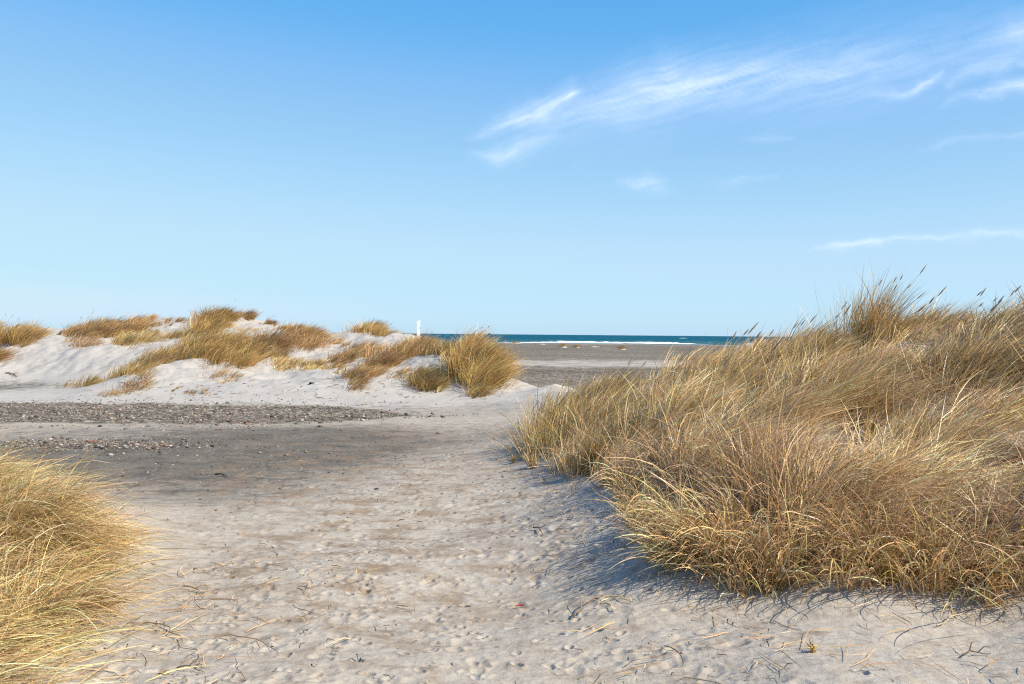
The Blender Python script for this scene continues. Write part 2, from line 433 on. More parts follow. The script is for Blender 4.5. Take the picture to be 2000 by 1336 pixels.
def ground_mesh():
    ang = np.r_[np.linspace(-180, -46, 28)[:-1], np.linspace(-46, -37, 60)[:-1], np.linspace(-37, 37, 900), np.linspace(37, 46, 60)[1:], np.linspace(46, 180, 28)[1:-1]]
    ang = np.radians(ang)
    rad = np.r_[np.linspace(0.4, 2.6, 24)[:-1], np.exp(np.linspace(math.log(2.6), math.log(60), 1000)), np.exp(np.linspace(math.log(60), math.log(14000), 240))[1:]]
    A, Rr = np.meshgrid(ang, rad)
    X = Rr * np.sin(A); Y = Rr * np.cos(A)
    Z = height(X, Y)
    nr, na = X.shape
    front = (np.abs(A) < R(40))
    flatm = 1 - sstep(0.10, 0.35, Z)
    nearm = (Rr < 30)
    # small lumps of trodden sand
    lump = 0.010 * fbm(X * 2.6, Y * 2.6, 3) + 0.006 * fbm(X * 9 + 7, Y * 9, 3, 0.6)
    wind = 0.004 * fbm(X * 5, Y * 16, 2)
    Z += np.where(nearm, lump * (0.35 + 0.65 * flatm) * sstep(34, 12, Rr) + wind, 0)
    # footprints: heel and ball hollows with a pushed-up rim, in walking order along the path
    prints = []
    for k in range(75):
        y = 2.6 + 17 * rng.random() ** 1.6
        cx = -1.25 + 0.02 * y + rng.normal() * (0.75 + 0.04 * y)
        hd = rng.normal(0.03, 0.16) + (math.pi if rng.random() < 0.5 else 0)
        sd = 1
        for s in range(rng.integers(2, 5)):
            px = cx + math.sin(hd) * 0.66 * s + math.cos(hd) * 0.09 * sd
            py = y + math.cos(hd) * 0.66 * s - math.sin(hd) * 0.09 * sd
            sd = -sd
            prints.append((px, py, hd + rng.normal() * 0.12, 0.6 + 0.7 * rng.random()))
    for k in range(110):
        y = 3.2 + 9 * rng.random(); x = rng.uniform(-2.6, 1.0 + 0.0 * y)
        prints.append((x, y, rng.uniform(0, 6.3), 0.25 + 0.6 * rng.random()))
    for k in range(70):
        t = rng.random()
        prints.append((0.25 + 1.3 * (1 - t) * rng.random() + 0.1, 4.0 + 6 * t, rng.uniform(0, 6.3), 0.5 + 0.6 * rng.random()))
    digs = [(rng.normal(-0.6, 1.0) * (0.8 + .03 * y_), y_, rng.uniform(0, 6.3), -(0.5 + 0.9 * rng.random())) for y_ in 3.2 + 10 * rng.random(750)]
    prints += digs
    ai = np.searchsorted(ang, -R(44)); aj = np.searchsorted(ang, R(44))
    for (px, py, hd, q) in prints:
        pr = math.hypot(px, py); pa = math.atan2(px, py)
        i0 = np.searchsorted(rad, pr - 0.26); i1 = np.searchsorted(rad, pr + 0.26)
        da = 0.26 / max(pr, 0.5)
        j0 = max(ai, np.searchsorted(ang, pa - da)); j1 = min(aj, np.searchsorted(ang, pa + da))
        if i1 <= i0 or j1 <= j0: continue
        dx = X[i0:i1, j0:j1] - px; dy = Y[i0:i1, j0:j1] - py
        a = dx * math.sin(hd) + dy * math.cos(hd); b = dx * math.cos(hd) - dy * math.sin(hd)
        b = b + 0.01 * np.sin(a * 30 + px * 9)
        dep = np.zeros_like(a)
        toe = q < 0; q = abs(q)
        for (ca, ra, rb, amp) in (((0.0, 0.035, 0.022, 1.5),) if toe else ((0.06, 0.085, 0.047, 1.0), (-0.085, 0.05, 0.04, 1.15))):
            rr = np.sqrt(((a - ca) / ra) ** 2 + (b / rb) ** 2)
            dep += amp * (-0.0092 * (1 - sstep(0.35, 1.25, rr)) + 0.0035 * np.exp(-((rr - 1.35) / 0.28) ** 2))
        Z[i0:i1, j0:j1] += dep * q * (1 - 0.6 * sstep(0.2, 0.5, Z[i0:i1, j0:j1]))
    # zone attributes (what the sand itself is: damp, trodden, stony)
    def ell(u, v, rx, ry):
        p = flat(u, v)
        return np.exp(-(((X - p[0]) / rx) ** 2 + ((Y - p[1]) / ry) ** 2))
    wob = 0.35 * fbm(X * 0.35, Y * 0.6, 4)
    damp = 1.05 * ell(330, 905, 2.6, 1.9) + 0.95 * ell(120, 880, 2.5, 1.3) + 0.75 * ell(520, 880, 2.0, 2.0) + 0.5 * ell(690, 855, 1.8, 2.2) + 0.45 * ell(430, 965, 1.3, 1.0) + 0.65 * ell(0, 760, 2.4, 1.3) + 0.4 * ell(820, 805, 2.6, 1.2) + 0.42 * ell(250, 845, 4.5, 1.6) + 0.4 * ell(600, 850, 3.0, 2.0)
    damp = np.where(Rr < 45, np.clip(damp * (1 + wob), 0, 1.1) * (1 - sstep(0.12, 0.3, Z)), 0)
    brown = ell(600, 930, 2.0, 3.0) + 0.8 * ell(760, 1050, 1.2, 2.0) + 0.6 * ell(760, 850, 2.5, 3) + 0.35 * ell(900, 950, 1.5, 3) + 0.5 * ell(620, 1150, 0.9, 1.2)
    brown = brown + 0.45 * ell(820, 1100, 1.3, 3.5) + 0.3 * ell(1000, 850, 2.0, 4.0)
    brown = np.where(Rr < 40, 0.8 * np.clip(brown, 0, 1) * flatm, 0)
    walked = np.where(Y < 60, flatm * sstep(23.5, 20, Y + wob * 2), 0.4)
    cxy = 20.6 + 0.4 * wob
    hw = 3.2 * sstep(-0.4, -5.2, X)
    gravel = np.where((np.abs(Y - cxy) < hw + 0.6) & (X < 0) & (X > -30), 0.8 * (1 - sstep(-1.6, 0.4, np.abs(Y - cxy) - hw)), 0.0)
    p2 = flat(170, 868)
    gravel = np.maximum(gravel, 0.8 * np.exp(-(((X - p2[0]) / 1.5) ** 2 + ((Y - p2[1]) / 0.7) ** 2) ** 2))
    bw = Y + 6 * fbm(X * 0.05, Y * 0.08, 3)
    beach = sstep(26, 32, Y) * (1 - sstep(0.0, 0.3, Z)) * (1 - 0.55 * (sstep(54, 62, bw) * (1 - sstep(68, 82, bw)))) * (1 - 0.4 * sstep(230, 270, Y))
    gravel = np.maximum(gravel, np.where(Y > 26, 0.86 * beach, 0))
    # topology
    idx = np.arange(nr * na).reshape(nr, na)
    nxt = np.roll(idx, -1, axis=1)
    quads = np.stack([idx[:-1], idx[1:], nxt[1:], nxt[:-1]], -1).reshape(-1, 4)[:, ::-1]
    co = np.stack([X, Y, Z], -1).reshape(-1, 3)
    # vertex normals of the whole sheet, so that the pieces meet without a seam
    dr = np.gradient(co.reshape(nr, na, 3), axis=0)
    g = co.reshape(nr, na, 3)
    dA = np.roll(g, -1, 1) - np.roll(g, 1, 1)
    N = np.cross(dA, dr); N /= np.linalg.norm(N, axis=-1)[..., None] + 1e-12
    N = np.where(N[..., 2:3] < 0, -N, N).reshape(-1, 3)
    ctr = co[quads].mean(1)
    cx, cy, cz = ctr.T
    reg = np.zeros(len(quads), int)
    rd = (cx > 0.2) & (cx < 16) & (cy > 3.2) & (cy < 27) & (cz > 0.10)
    ld = (cx < 1.2) & (cx > -32) & (cy > 21) & (cy < 56) & (cz > 0.12)
    be = (cy > 29) & ~ld & ~rd
    reg[be] = 1; reg[ld] = 2; reg[rd] = 3
    fl = {'damp': damp.ravel(), 'brown': brown.ravel(), 'walked': walked.ravel(), 'gravel': gravel.ravel()}
    for k, (nm, lab) in enumerate((('ground', 'trodden pale sand path with footprints and damp grey patches'), ('beach', 'wide grey shingle beach down to the sea'),
                                   ('sand_dune', 'pale sand dunes with grass on the left behind the pebble strip'), ('sand_dune', 'sand dune on the right under dense grass'))):
        f = quads[reg == k]
        used, inv = np.unique(f, return_inverse=True)
        o = mesh_obj(nm, co[used], np.full(len(f), 4), inv.reshape(-1), M_SAND, floats={a: b[used] for a, b in fl.items()}, normals=N[used])
        tag(o, lab, None, None, 'structure')
    # inner cap under the camera
    ring = co.reshape(nr, na, 3)[0]
    cap = mesh_obj('ground', np.vstack([ring, ring.mean(0)]), np.full(na, 3), np.stack([np.full(na, na), np.roll(np.arange(na), -1), np.arange(na)], -1)[:, ::-1], M_SAND,
                   floats={'damp': np.zeros(na + 1), 'brown': np.zeros(na + 1), 'walked': np.ones(na + 1), 'gravel': np.zeros(na + 1)})
    tag(cap, 'trodden sand under the viewer', None, None, 'structure')

ground_mesh()

# ------------------------------------------------------------------ sea and surf
SEA = -1.0
def sea():
    xs = np.linspace(-1, 1, 420)
    ys = np.r_[np.linspace(285, 560, 190), np.exp(np.linspace(math.log(560), math.log(16000), 110))[1:]]
    Xs, Ys = np.meshgrid(xs, ys)
    X = Xs * (Ys * 0.9 + 150); Y = Ys
    amp = 0.22 * sstep(300, 340, Y)
    Z = SEA + amp * np.sin(Y / 9.0 + 2.2 * fbm(X * 0.012, Y * 0.02, 3)) * (1 - sstep(600, 1500, Y)) + 0.25 * fbm(X * 0.03, Y * 0.09, 3) * sstep(300, 340, Y)
    ny, nx = X.shape
    i = np.arange(ny * nx).reshape(ny, nx)
    q = np.stack([i[:-1, :-1], i[:-1, 1:], i[1:, 1:], i[1:, :-1]], -1).reshape(-1, 4)
    sh = (1 - sstep(360, 620, Y)) * 0.75
    o = mesh_obj('sea', np.stack([X, Y, Z], -1).reshape(-1, 3), np.full(len(q), 4), q, M_SEA, floats={'shallow': sh.ravel()})
    tag(o, 'deep teal blue sea beyond the beach', None, None, 'structure')
sea()


def surf():
    co, q = [], []
    n0 = 0
    def roll(x0, x1, y, h, w):
        nonlocal n0
        n = max(6, int((x1 - x0) / 1.3)); m = 7
        x = np.linspace(x0, x1, n)
        env = np.sin(np.linspace(0, math.pi, n)) ** 0.5 * (0.55 + 0.8 * np.abs(noise2(x * 0.11 + y, x * 0 + y * 0.3)) + 0.35 * noise2(x * 0.6, x * 0 + y))
        env = np.clip(env, 0.05, 1.5)
        yy = y + 4 * noise2(x * 0.02, x * 0 + y * .1) + 1.2 * noise2(x * 0.15, x * 0 + y)
        for a in np.linspace(0, math.pi, m):
            lump = 1 + 0.35 * noise2(x * 0.9 + a * 3, x * 0 + a * 5 + y)
            co.append(np.stack([x, yy - w * env * math.cos(a), SEA - 0.1 + h * env * math.sin(a) * lump], -1))
        for k in range(m - 1):
            b = n0 + k * n + np.arange(n - 1)
            q.append(np.stack([b, b + 1, b + n + 1, b + n], -1))
        n0 += m * n
    r2 = np.random.default_rng(11)
    for y, cnt, h, w, ln in ((316, 9, 0.30, 1.6, 30), (338, 9, 0.75, 2.0, 36), (362, 7, 0.62, 1.8, 26), (400, 5, 0.5, 1.6, 18), (470, 5, 0.45, 1.6, 12), (700, 4, 0.5, 2, 9), (1000, 4, .6, 2, 9)):
        for k in range(cnt):
            x0 = -90 + (k + r2.random() * 0.7) * 290 / cnt * (y / 340)
            roll(x0, x0 + ln * (0.5 + r2.random()), y + r2.normal() * 4, 0.95 * h * (0.6 + 0.6 * r2.random()), w)
    o = mesh_obj('surf', np.vstack(co), np.full(sum(len(a) for a in q), 4), np.vstack(q), M_FOAM)
    tag(o, 'white broken wave crests along the shoreline', None, None, 'stuff')
surf()

# ------------------------------------------------------------------ clouds (thin cirrus sheets high over the sea)
def polyline_density(U, V, pts):
    """pts: (u, v, half width up, half width down, strength)"""
    best = np.zeros_like(U)
    P = np.array(pts, float)
    for a, b in zip(P[:-1], P[1:]):
        du, dv = b[0] - a[0], b[1] - a[1]
        t = np.clip(((U - a[0]) * du + (V - a[1]) * dv) / (du * du + dv * dv), 0, 1)
        cu, cv = a[0] + t * du, a[1] + t * dv
        d = np.hypot(U - cu, V - cv) * np.sign(V - cv)
        w = np.where(d < 0, a[2] + t * (b[2] - a[2]), a[3] + t * (b[3] - a[3]))
        s = a[4] + t * (b[4] - a[4])
        best = np.maximum(best, s * np.exp(-(np.abs(d) / w) ** 1.3 * 1.1))
    return best


def cloud(label, lines, ang, alt=5200.0, fib=0.75, seed=0.0, step=3.0):
    P = np.array([p for l in lines for p in l])
    m = 70
    us = np.arange(P[:, 0].min() - m, min(P[:, 0].max(), 2120) + m, step); vs = np.arange(P[:, 1].min() - m, P[:, 1].max() + m, step)
    U, V = np.meshgrid(us, vs)
    D = np.zeros_like(U)
    wu = U + 14 * fbm(U * 0.012 + seed, V * 0.012, 3); wv = V + 16 * fbm(U * 0.011 + seed + 40, V * 0.014, 4)
    for l in lines: D = np.maximum(D, polyline_density(wu, wv, l))
    ca, sa = math.cos(ang), math.sin(ang)
    a = U * ca - V * sa; b = U * sa + V * ca
    a = a + 30 * fbm(a * 0.006, b * 0.012 + seed, 2); b = b + 10 * fbm(a * 0.008 + 5, b * 0.01 + seed, 3)
    f = fbm(a * 0.0045 + seed, b * 0.055 + seed, 5, 0.6) * 0.9 + fbm(a * 0.010 + 9, b * 0.13 + seed, 4, 0.6) * 0.5
    D = D * np.clip(0.92 + fib * 1.0 * f, 0.12, 1.45)
    D = np.clip(0.74 * D - 0.005, 0, 0.9)
    nv, nu = U.shape
    dirs = np.stack([(U - 1000) / F, -(V - 668) / F, -np.ones_like(U)], -1) @ CM[:3, :3].T
    t = (alt + 25 * fbm(U * 0.004 + 3, V * 0.004 + seed, 2)) / dirs[..., 2]
    co = np.array([0, 0, EYE]) + dirs * t[..., None]
    i = np.arange(nv * nu).reshape(nv, nu)
    q = np.stack([i[:-1, :-1], i[:-1, 1:], i[1:, 1:], i[1:, :-1]], -1).reshape(-1, 4)
    q = q[D.ravel()[q].max(1) > 0.006]
    used, inv = np.unique(q, return_inverse=True)
    c = co.reshape(-1, 3)[used]
    o = mesh_obj('cirrus_cloud', c - c.mean(0), np.full(len(q), 4), inv.reshape(-1), M_CLOUD, floats={'cover': D.ravel()[used]})
    o.location = c.mean(0)
    tag(o, label, 'cloud', 'thin cirrus clouds over the sea')

cloud('bright wispy cloud tail, shaped like a feather, at the left end of the cloud band',
      [[(900, 268, 8, 8, .0), (980, 243, 12, 14, .35), (1050, 212, 16, 20, .6), (1115, 182, 14, 18, .6), (1135, 172, 6, 8, .1)],
       [(925, 302, 10, 14, .12), (965, 302, 16, 18, .36), (1020, 285, 14, 20, .24), (1080, 258, 16, 22, .15)]], R(26), seed=1.0)
cloud('long broad veil of white cloud, the largest of the band across the upper right sky',
      [[(1010, 285, 14, 20, .10), (1080, 245, 26, 34, .22), (1150, 212, 32, 46, .32), (1220, 185, 38, 56, .46), (1300, 168, 40, 50, .58), (1400, 152, 38, 50, .58), (1480, 146, 46, 58, .46), (1600, 146, 60, 62, .36), (1700, 130, 70, 60, .28), (1820, 108, 76, 66, .17), (1960, 70, 70, 60, .14)],
       [(1440, 160, 10, 12, .2), (1500, 135, 12, 14, .3), (1560, 108, 10, 12, .2)],
       [(1400, 60, 30, 30, .0), (1600, 70, 50, 40, .07), (1800, 50, 50, 40, .09), (2080, 40, 40, 40, .1)]], R(16), seed=2.3, step=4.0)
cloud('thin curved hook of white cloud below the right end of the broad veil',
      [[(1640, 200, 5, 5, .0), (1760, 180, 7, 8, .25), (1810, 163, 8, 9, .42), (1835, 142, 7, 8, .22)]], R(18), seed=3.1)
cloud('soft cloud patch with a long lower edge at the top right corner of the sky',
      [[(1850, 165, 14, 8, .12), (1930, 135, 24, 10, .26), (2080, 105, 40, 10, .36)], [(1930, 90, 24, 30, .14), (1990, 70, 30, 34, .34), (2080, 60, 30, 30, .34)]], R(14), seed=4.7)
cloud('bright narrow cloud streak reaching the right edge just below the soft corner patch',
      [[(1820, 212, 4, 4, .0), (1880, 190, 8, 9, .3), (1950, 174, 10, 11, .5), (2080, 150, 12, 12, .6)]], R(12), seed=5.2)
cloud('flat low streak of cloud, nearest to the horizon above the right dune',
      [[(1560, 492, 4, 4, .0), (1640, 482, 7, 7, .35), (1720, 474, 7, 7, .5), (1730, 470, 5, 8, .25), (1840, 464, 8, 8, .3), (1960, 460, 8, 8, .25), (2080, 456, 8, 8, .2)]], R(4), alt=3800, seed=6.4)
cloud('small faint puff of cloud alone below the broad veil',
      [[(1210, 356, 10, 10, .1), (1260, 354, 12, 10, .3), (1300, 362, 10, 12, .15)]], R(6), seed=7.7)
cloud('faint thin streak of cloud just right of the small lone puff', [[(1370, 358, 6, 8, .02), (1450, 355, 7, 8, .14), (1515, 342, 6, 8, .1)]], R(6), seed=7.2)
cloud('faint smudge of cloud midway between the broad veil and the low streak',
      [[(1450, 272, 8, 8, .05), (1510, 266, 9, 9, .14), (1545, 262, 6, 6, .05)]], R(12), seed=8.9)
cloud('faint rising wisp of cloud at the right edge below the bright narrow streak', [[(1790, 298, 6, 6, .05), (1850, 275, 8, 8, .14), (1950, 262, 9, 9, .1), (2080, 255, 9, 9, .12)]], R(12), seed=9.4)

# ------------------------------------------------------------------ grass blades
STRAW = np.array([(0.52, 0.385, 0.175), (0.47, 0.33, 0.14), (0.56, 0.44, 0.235), (0.42, 0.285, 0.125)])
GOLD = np.array([(0.52, 0.33, 0.095), (0.46, 0.285, 0.085), (0.55, 0.38, 0.14), (0.38, 0.23, 0.08)])
TAN = np.array([(0.43, 0.295, 0.165), (0.36, 0.24, 0.125), (0.52, 0.39, 0.25), (0.29, 0.18, 0.09), (0.47, 0.345, 0.165)])
BROWN = np.array([(0.36, 0.225, 0.10), (0.30, 0.18, 0.085), (0.43, 0.29, 0.14), (0.24, 0.15, 0.075)])
GREEN = np.array([(0.235, 0.23, 0.075), (0.19, 0.205, 0.075), (0.30, 0.275, 0.10), (0.15, 0.17, 0.07)])
THATCH = np.array([(0.27, 0.19, 0.115), (0.36, 0.26, 0.165), (0.20, 0.135, 0.08), (0.44, 0.34, 0.225)])
WIND = np.array([0.90, 0.10, 0.0])


for _p, _f in ((STRAW, (1.32, 1.15, 1.0)), (GOLD, (1.22, 1.14, 1.22)), (TAN, (1.50, 1.36, 1.15)), (BROWN, (1.45, 1.32, 1.15)), (GREEN, (1.35, 1.1, 0.8)), (THATCH, (1.35, 1.2, 1.05))):
    _p *= np.array(_f)


def pick(pal, n, var=0.22):
    return np.clip(pal[rng.integers(0, len(pal), n)] * (1 + var * rng.normal(size=(n, 1))) * (1 + 0.04 * rng.normal(size=(n, 3))), 0.01, 0.9)


def blade_geo(roots, L, d0, pull, width, K=6, p=1.3, minz=True, tipw=0.12):
    """curved tapering ribbons. roots (N,3), L (N), d0 (N,3) start direction, pull (N,3) added towards the tip"""
    N = len(roots)
    t = np.linspace(0, 1, K)
    mid = (t[:-1] + t[1:]) / 2
    d = d0[:, None, :] + (mid[None, :, None] ** p) * pull[:, None, :]
    d /= np.linalg.norm(d, axis=2, keepdims=True) + 1e-9
    pos = np.zeros((N, K, 3)); pos[:, 0] = roots
    pos[:, 1:] = roots[:, None] + np.cumsum(d * (L / (K - 1))[:, None, None], axis=1)
    if minz:
        g = gz(pos[..., 0], pos[..., 1]) + 0.006 + 0.03 * rng.random((N, 1))
        pos[:, 1:, 2] = np.maximum(pos[:, 1:, 2], g[:, 1:])
    tan = np.gradient(pos, axis=1)
    tan /= np.linalg.norm(tan, axis=2, keepdims=True) + 1e-9
    rv = rng.normal(size=(N, 1, 3)); rv[..., 1] *= 0.5
    side = np.cross(tan, rv + 0 * tan); side /= np.linalg.norm(side, axis=2, keepdims=True) + 1e-9
    w = width[:, None] * (tipw + (1 - tipw) * (1 - t[None] ** 2.2)) * np.minimum(1, 0.65 + 1.2 * t[None])
    a = pos - side * (w / 2)[..., None]; b = pos + side * (w / 2)[..., None]
    co = np.stack([a, b], 2).reshape(-1, 3)
    base = (np.arange(N) * K * 2)[:, None] + (np.arange(K - 1) * 2)[None]
    q = np.stack([base, base + 1, base + 3, base + 2], -1).reshape(-1, 4)
    return co, q, pos


def heads_geo(pos_tip, direc, L, W):
    """seed spikes: slim six-sided spindles"""
    N = len(pos_tip); ts = np.array([0, .15, .45, .8, 1.0]); rs = np.array([.15, .7, 1, .6, .05])
    up = np.array([0.3, 1, 0.2]); s1 = np.cross(direc, up); s1 /= np.linalg.norm(s1, axis=1)[:, None]; s2 = np.cross(direc, s1)
    an = np.linspace(0, 2 * math.pi, 6, endpoint=False)
    co = pos_tip[:, None, None] + direc[:, None, None] * (ts[None, :, None, None] * L[:, None, None, None]) + \
        (rs[None, :, None, None] * W[:, None, None, None]) * (s1[:, None, None] * np.cos(an)[None, None, :, None] + s2[:, None, None] * np.sin(an)[None, None, :, None])
    i = np.arange(N * 30).reshape(N, 5, 6); j = np.roll(i, -1, 2)
    q = np.stack([i[:, :-1], i[:, 1:], j[:, 1:], j[:, :-1]], -1).reshape(-1, 4)
    return co.reshape(-1, 3), q


def blades_obj(name, packs, parent=None):
    """packs: list of (co, quads, color per vertex)"""
    n = 0; cs, qs, cl = [], [], []
    for co, q, c in packs:
        cs.append(co); qs.append(q + n); cl.append(c); n += len(co)
    q = np.vstack(qs)
    return mesh_obj(name, np.vstack(cs), np.full(len(q), 4), q, M_GRASS, parent, color=np.vstack(cl))


def sample_poly(poly, n):
    P = np.asarray(poly); lo, hi = P.min(0), P.max(0); out = np.zeros((0, 2))
    while len(out) < n:
        p = lo + (hi - lo) * rng.random((n * 2 + 20, 2))
        ins = np.zeros(len(p), bool); j = len(P) - 1
        for i in range(len(P)):
            c = ((P[i, 1] > p[:, 1]) != (P[j, 1] > p[:, 1])) & (p[:, 0] < (P[j, 0] - P[i, 0]) * (p[:, 1] - P[i, 1]) / (P[j, 1] - P[i, 1] + 1e-12) + P[i, 0])
            ins ^= c; j = i
        out = np.vstack([out, p[ins]])
    return out[:n]


def edge_dist(P, pts):
    P = np.asarray(P); best = np.full(len(pts), 1e9)
    for a, b in zip(P, np.roll(P, -1, 0)):
        ab = b - a; t = np.clip(((pts - a) @ ab) / (ab @ ab + 1e-9), 0, 1)
        best = np.minimum(best, np.hypot(*(pts - a - t[:, None] * ab).T))
    return best


def clumped(poly, n, per=30, rad=0.16, outer=None, fade=0.3, bare=(), knolls=False):
    """roots gathered in clumps inside a world polygon; also each root's offset from its clump's heart"""
    k = max(1, n // per)
    ctr = sample_poly(poly, k)
    size = 0.35 + 1.3 * rng.random(k) ** 1.4
    rim = sstep(0, fade, edge_dist(poly if outer is None else outer, ctr))
    size *= 0.14 + 0.86 * rim
    kn = sstep(-0.22, 0.12, knoll(ctr[:, 0], ctr[:, 1]))
    size *= (0.10 + 0.90 * kn) if knolls else (0.3 + 0.7 * kn)
    for (bx, by, br_) in bare: size[np.hypot(ctr[:, 0] - bx, ctr[:, 1] - by) < br_] *= 0.03
    w = size / size.sum()
    c = rng.choice(k, n, p=w)
    off = rng.normal(size=(n, 2)) * rad * size[c][:, None]
    xy = ctr[c] + off
    vigor = (0.7 + 0.55 * rng.random(k)) * (0.5 + 0.5 * rim) * ((0.68 + 0.42 * kn) if knolls else 1.0)
    return xy, off / (rad + 1e-6), vigor[c], c


def sward(poly, n, L, pal, lean=0.55, bend=0.9, droop=0.5, splay=0.35, width=0.006, per=30, rad=0.16, K=6, wind=WIND, green=0.12, lvar=0.24, tone=0.24, mess=0.10, **ck):
    """one set of blades over a world polygon -> packs dict(dry, green)"""
    xy, off, vig, c = clumped(poly, n, per, rad, **ck)
    z = gz(xy[:, 0], xy[:, 1]) - 0.02
    roots = np.c_[xy, z]
    Ls = np.clip(L * vig * (1 + lvar * rng.normal(size=n)), 0.25 * L, 1.7 * L)
    d0 = np.zeros((n, 3)); d0[:, 2] = 1
    d0[:, :2] += np.clip(off, -2, 2) * splay + rng.normal(size=(n, 2)) * 0.16
    own = rng.normal(size=(c.max() + 1, 2)) * 0.2          # every clump has its own set
    d0[:, :2] += own[c]
    d0 += wind * lean
    pull = wind * bend * (0.6 + 0.8 * rng.random((n, 1)))
    pull[:, :2] += own[c] * 1.2
    pull[:, 2] -= droop * (0.3 + 1.4 * rng.random(n))
    pull[:, :2] += rng.normal(size=(n, 2)) * 0.28 + np.clip(off, -2, 2) * splay * 0.6
    # bent and broken leaves
    br = rng.random(n) < mess
    pull[br] += rng.normal(size=(br.sum(), 3)) * np.array([1.0, 1.0, 0.5])
    W = width * (0.45 + 1.1 * rng.random(n))
    green *= 0.62
    kt = 1 + tone * rng.normal(size=c.max() + 1)
    gk = np.clip(green * (0.2 + 1.8 * rng.random(c.max() + 1)), 0, 1)
    isg = rng.random(n) < gk[c]
    out = {}
    for nm, m, pl in (('dry_leaves', ~isg, pal), ('green_leaves', isg, GREEN)):
        if not m.any(): continue
        co, q, pos = blade_geo(roots[m], Ls[m], d0[m], pull[m], W[m], K)
        col = pick(pl, m.sum()) * np.clip(kt[c[m]], 0.6, 1.4)[:, None]
        out[nm] = (co, q, np.repeat(np.clip(col, 0.01, 0.8), K * 2, axis=0))
    return out


def thatch(poly, n, L=0.3, width=0.006, K=5, pal=THATCH, wind=WIND, up=0.25, **ck):
    """dead leaves lying in a tangle close to the sand"""
    xy, off, vig, c = clumped(poly, n, 40, 0.25, **ck)
    roots = np.c_[xy, gz(xy[:, 0], xy[:, 1]) + 0.01 + 0.09 * rng.random(n)]
    d0 = rng.normal(size=(n, 3)); d0[:, 2] = up * np.abs(rng.normal(size=n)) + 0.1; d0 += wind * 0.5
    pull = rng.normal(size=(n, 3)) * 0.9; pull[:, 2] = -0.5 * np.abs(pull[:, 2])
    co, q, pos = blade_geo(roots, L * (0.5 + rng.random(n)), d0, pull, width * (0.6 + 0.8 * rng.random(n)), K)
    return (co, q, np.repeat(pick(pal, n, 0.2), K * 2, axis=0))


def stalks(poly, n, L, head=0.16, lean=0.5, width=0.004, headw=0.007):
    """flower stalks that carry seed heads, packs for stalks and heads (list, one per head)"""
    xy = sample_poly(poly, n)
    roots = np.c_[xy, gz(xy[:, 0], xy[:, 1])]
    d0 = np.tile([0, 0, 1.0], (n, 1)); d0 += WIND * lean; d0 += rng.normal(size=(n, 3)) * 0.12
    pull = WIND * 0.5 * (0.5 + rng.random((n, 1))); pull[:, 2] -= 0.1
    Ls = L * (0.8 + 0.35 * rng.random(n))
    co, q, pos = blade_geo(roots, Ls, d0, pull, np.full(n, width), 6, tipw=0.6)
    st = (co, q, np.repeat(pick(STRAW, n), 12, axis=0))
    dr = pos[:, -1] - pos[:, -2]; dr /= np.linalg.norm(dr, axis=1)[:, None]
    hd = []
    for k in range(n):
        co, q = heads_geo(pos[k:k + 1, -1], dr[k:k + 1], np.array([head * (0.45 + 0.8 * rng.random())]), np.array([headw]))
        hd.append((co, q, np.repeat(pick(np.array([(0.20, 0.145, 0.095), (0.27, 0.19, 0.12)]), 1), len(co), axis=0)))
    return st, hd


def pxpoly(px):
    return np.array([cast(u, v) for u, v in px])


def tussock(label, px, n, L, pal, heads=0, group='marram grass tussocks on the left dunes', extra=None, world=None, headL=None, headw=0.007, **kw):
    """one clump of marram grass as a thing: Empty > dry_leaves, green_leaves, seed_stalk (> seed_head)"""
    global rng
    rng = np.random.default_rng(sum(map(ord, label)))
    poly = pxpoly(px) if world is None else np.array(world)
    ctr = poly.mean(0)
    r = empty('grass_tussock', (ctr[0], ctr[1], gz(ctr[0], ctr[1])))
    tag(r, label, 'grass tussock', group)
    if kw.get('width', 0) == FW:
        L = L * FARL; n = int(n * 1.35)
    if group == RD: n = int(n * .62); kw['rad'] = kw['rad'] * 1.35
    pk = sward(poly, n, L, pal, **kw)
    dry = [pk['dry_leaves']] if 'dry_leaves' in pk else []
    if extra: dry.append(thatch(poly, extra, L * 0.55, kw.get('width', 0.006)))
    if dry: blades_obj('dry_leaves', dry, r)
    if 'green_leaves' in pk: blades_obj('green_leaves', [pk['green_leaves']], r)
    if heads:
        st, hd = stalks(poly, heads, headL or L * 1.25, width=kw.get('width', 0.006) * 0.7, headw=headw, lean=kw.get('lean', 0.5))
        for k in range(heads):
            so = blades_obj('seed_stalk', [(st[0][k * 12:(k + 1) * 12], st[1][:5], st[2][k * 12:(k + 1) * 12])], r)
            blades_obj('seed_head', [hd[k]], so)
            so.location = (0, 0, 0)
    return r

# seed_head meshes sit under the stalk: the stalk stays at its tussock's origin, so take that origin off once only
_mesh_obj = mesh_obj
def mesh_obj(name, co, faces_n, loops, mat, parent=None, **kw):
    if parent is not None and parent.parent is not None:
        co = np.asarray(co, np.float32) - np.array(parent.parent.location, np.float32)
    return _mesh_obj(name, co, faces_n, loops, mat, parent, **kw)

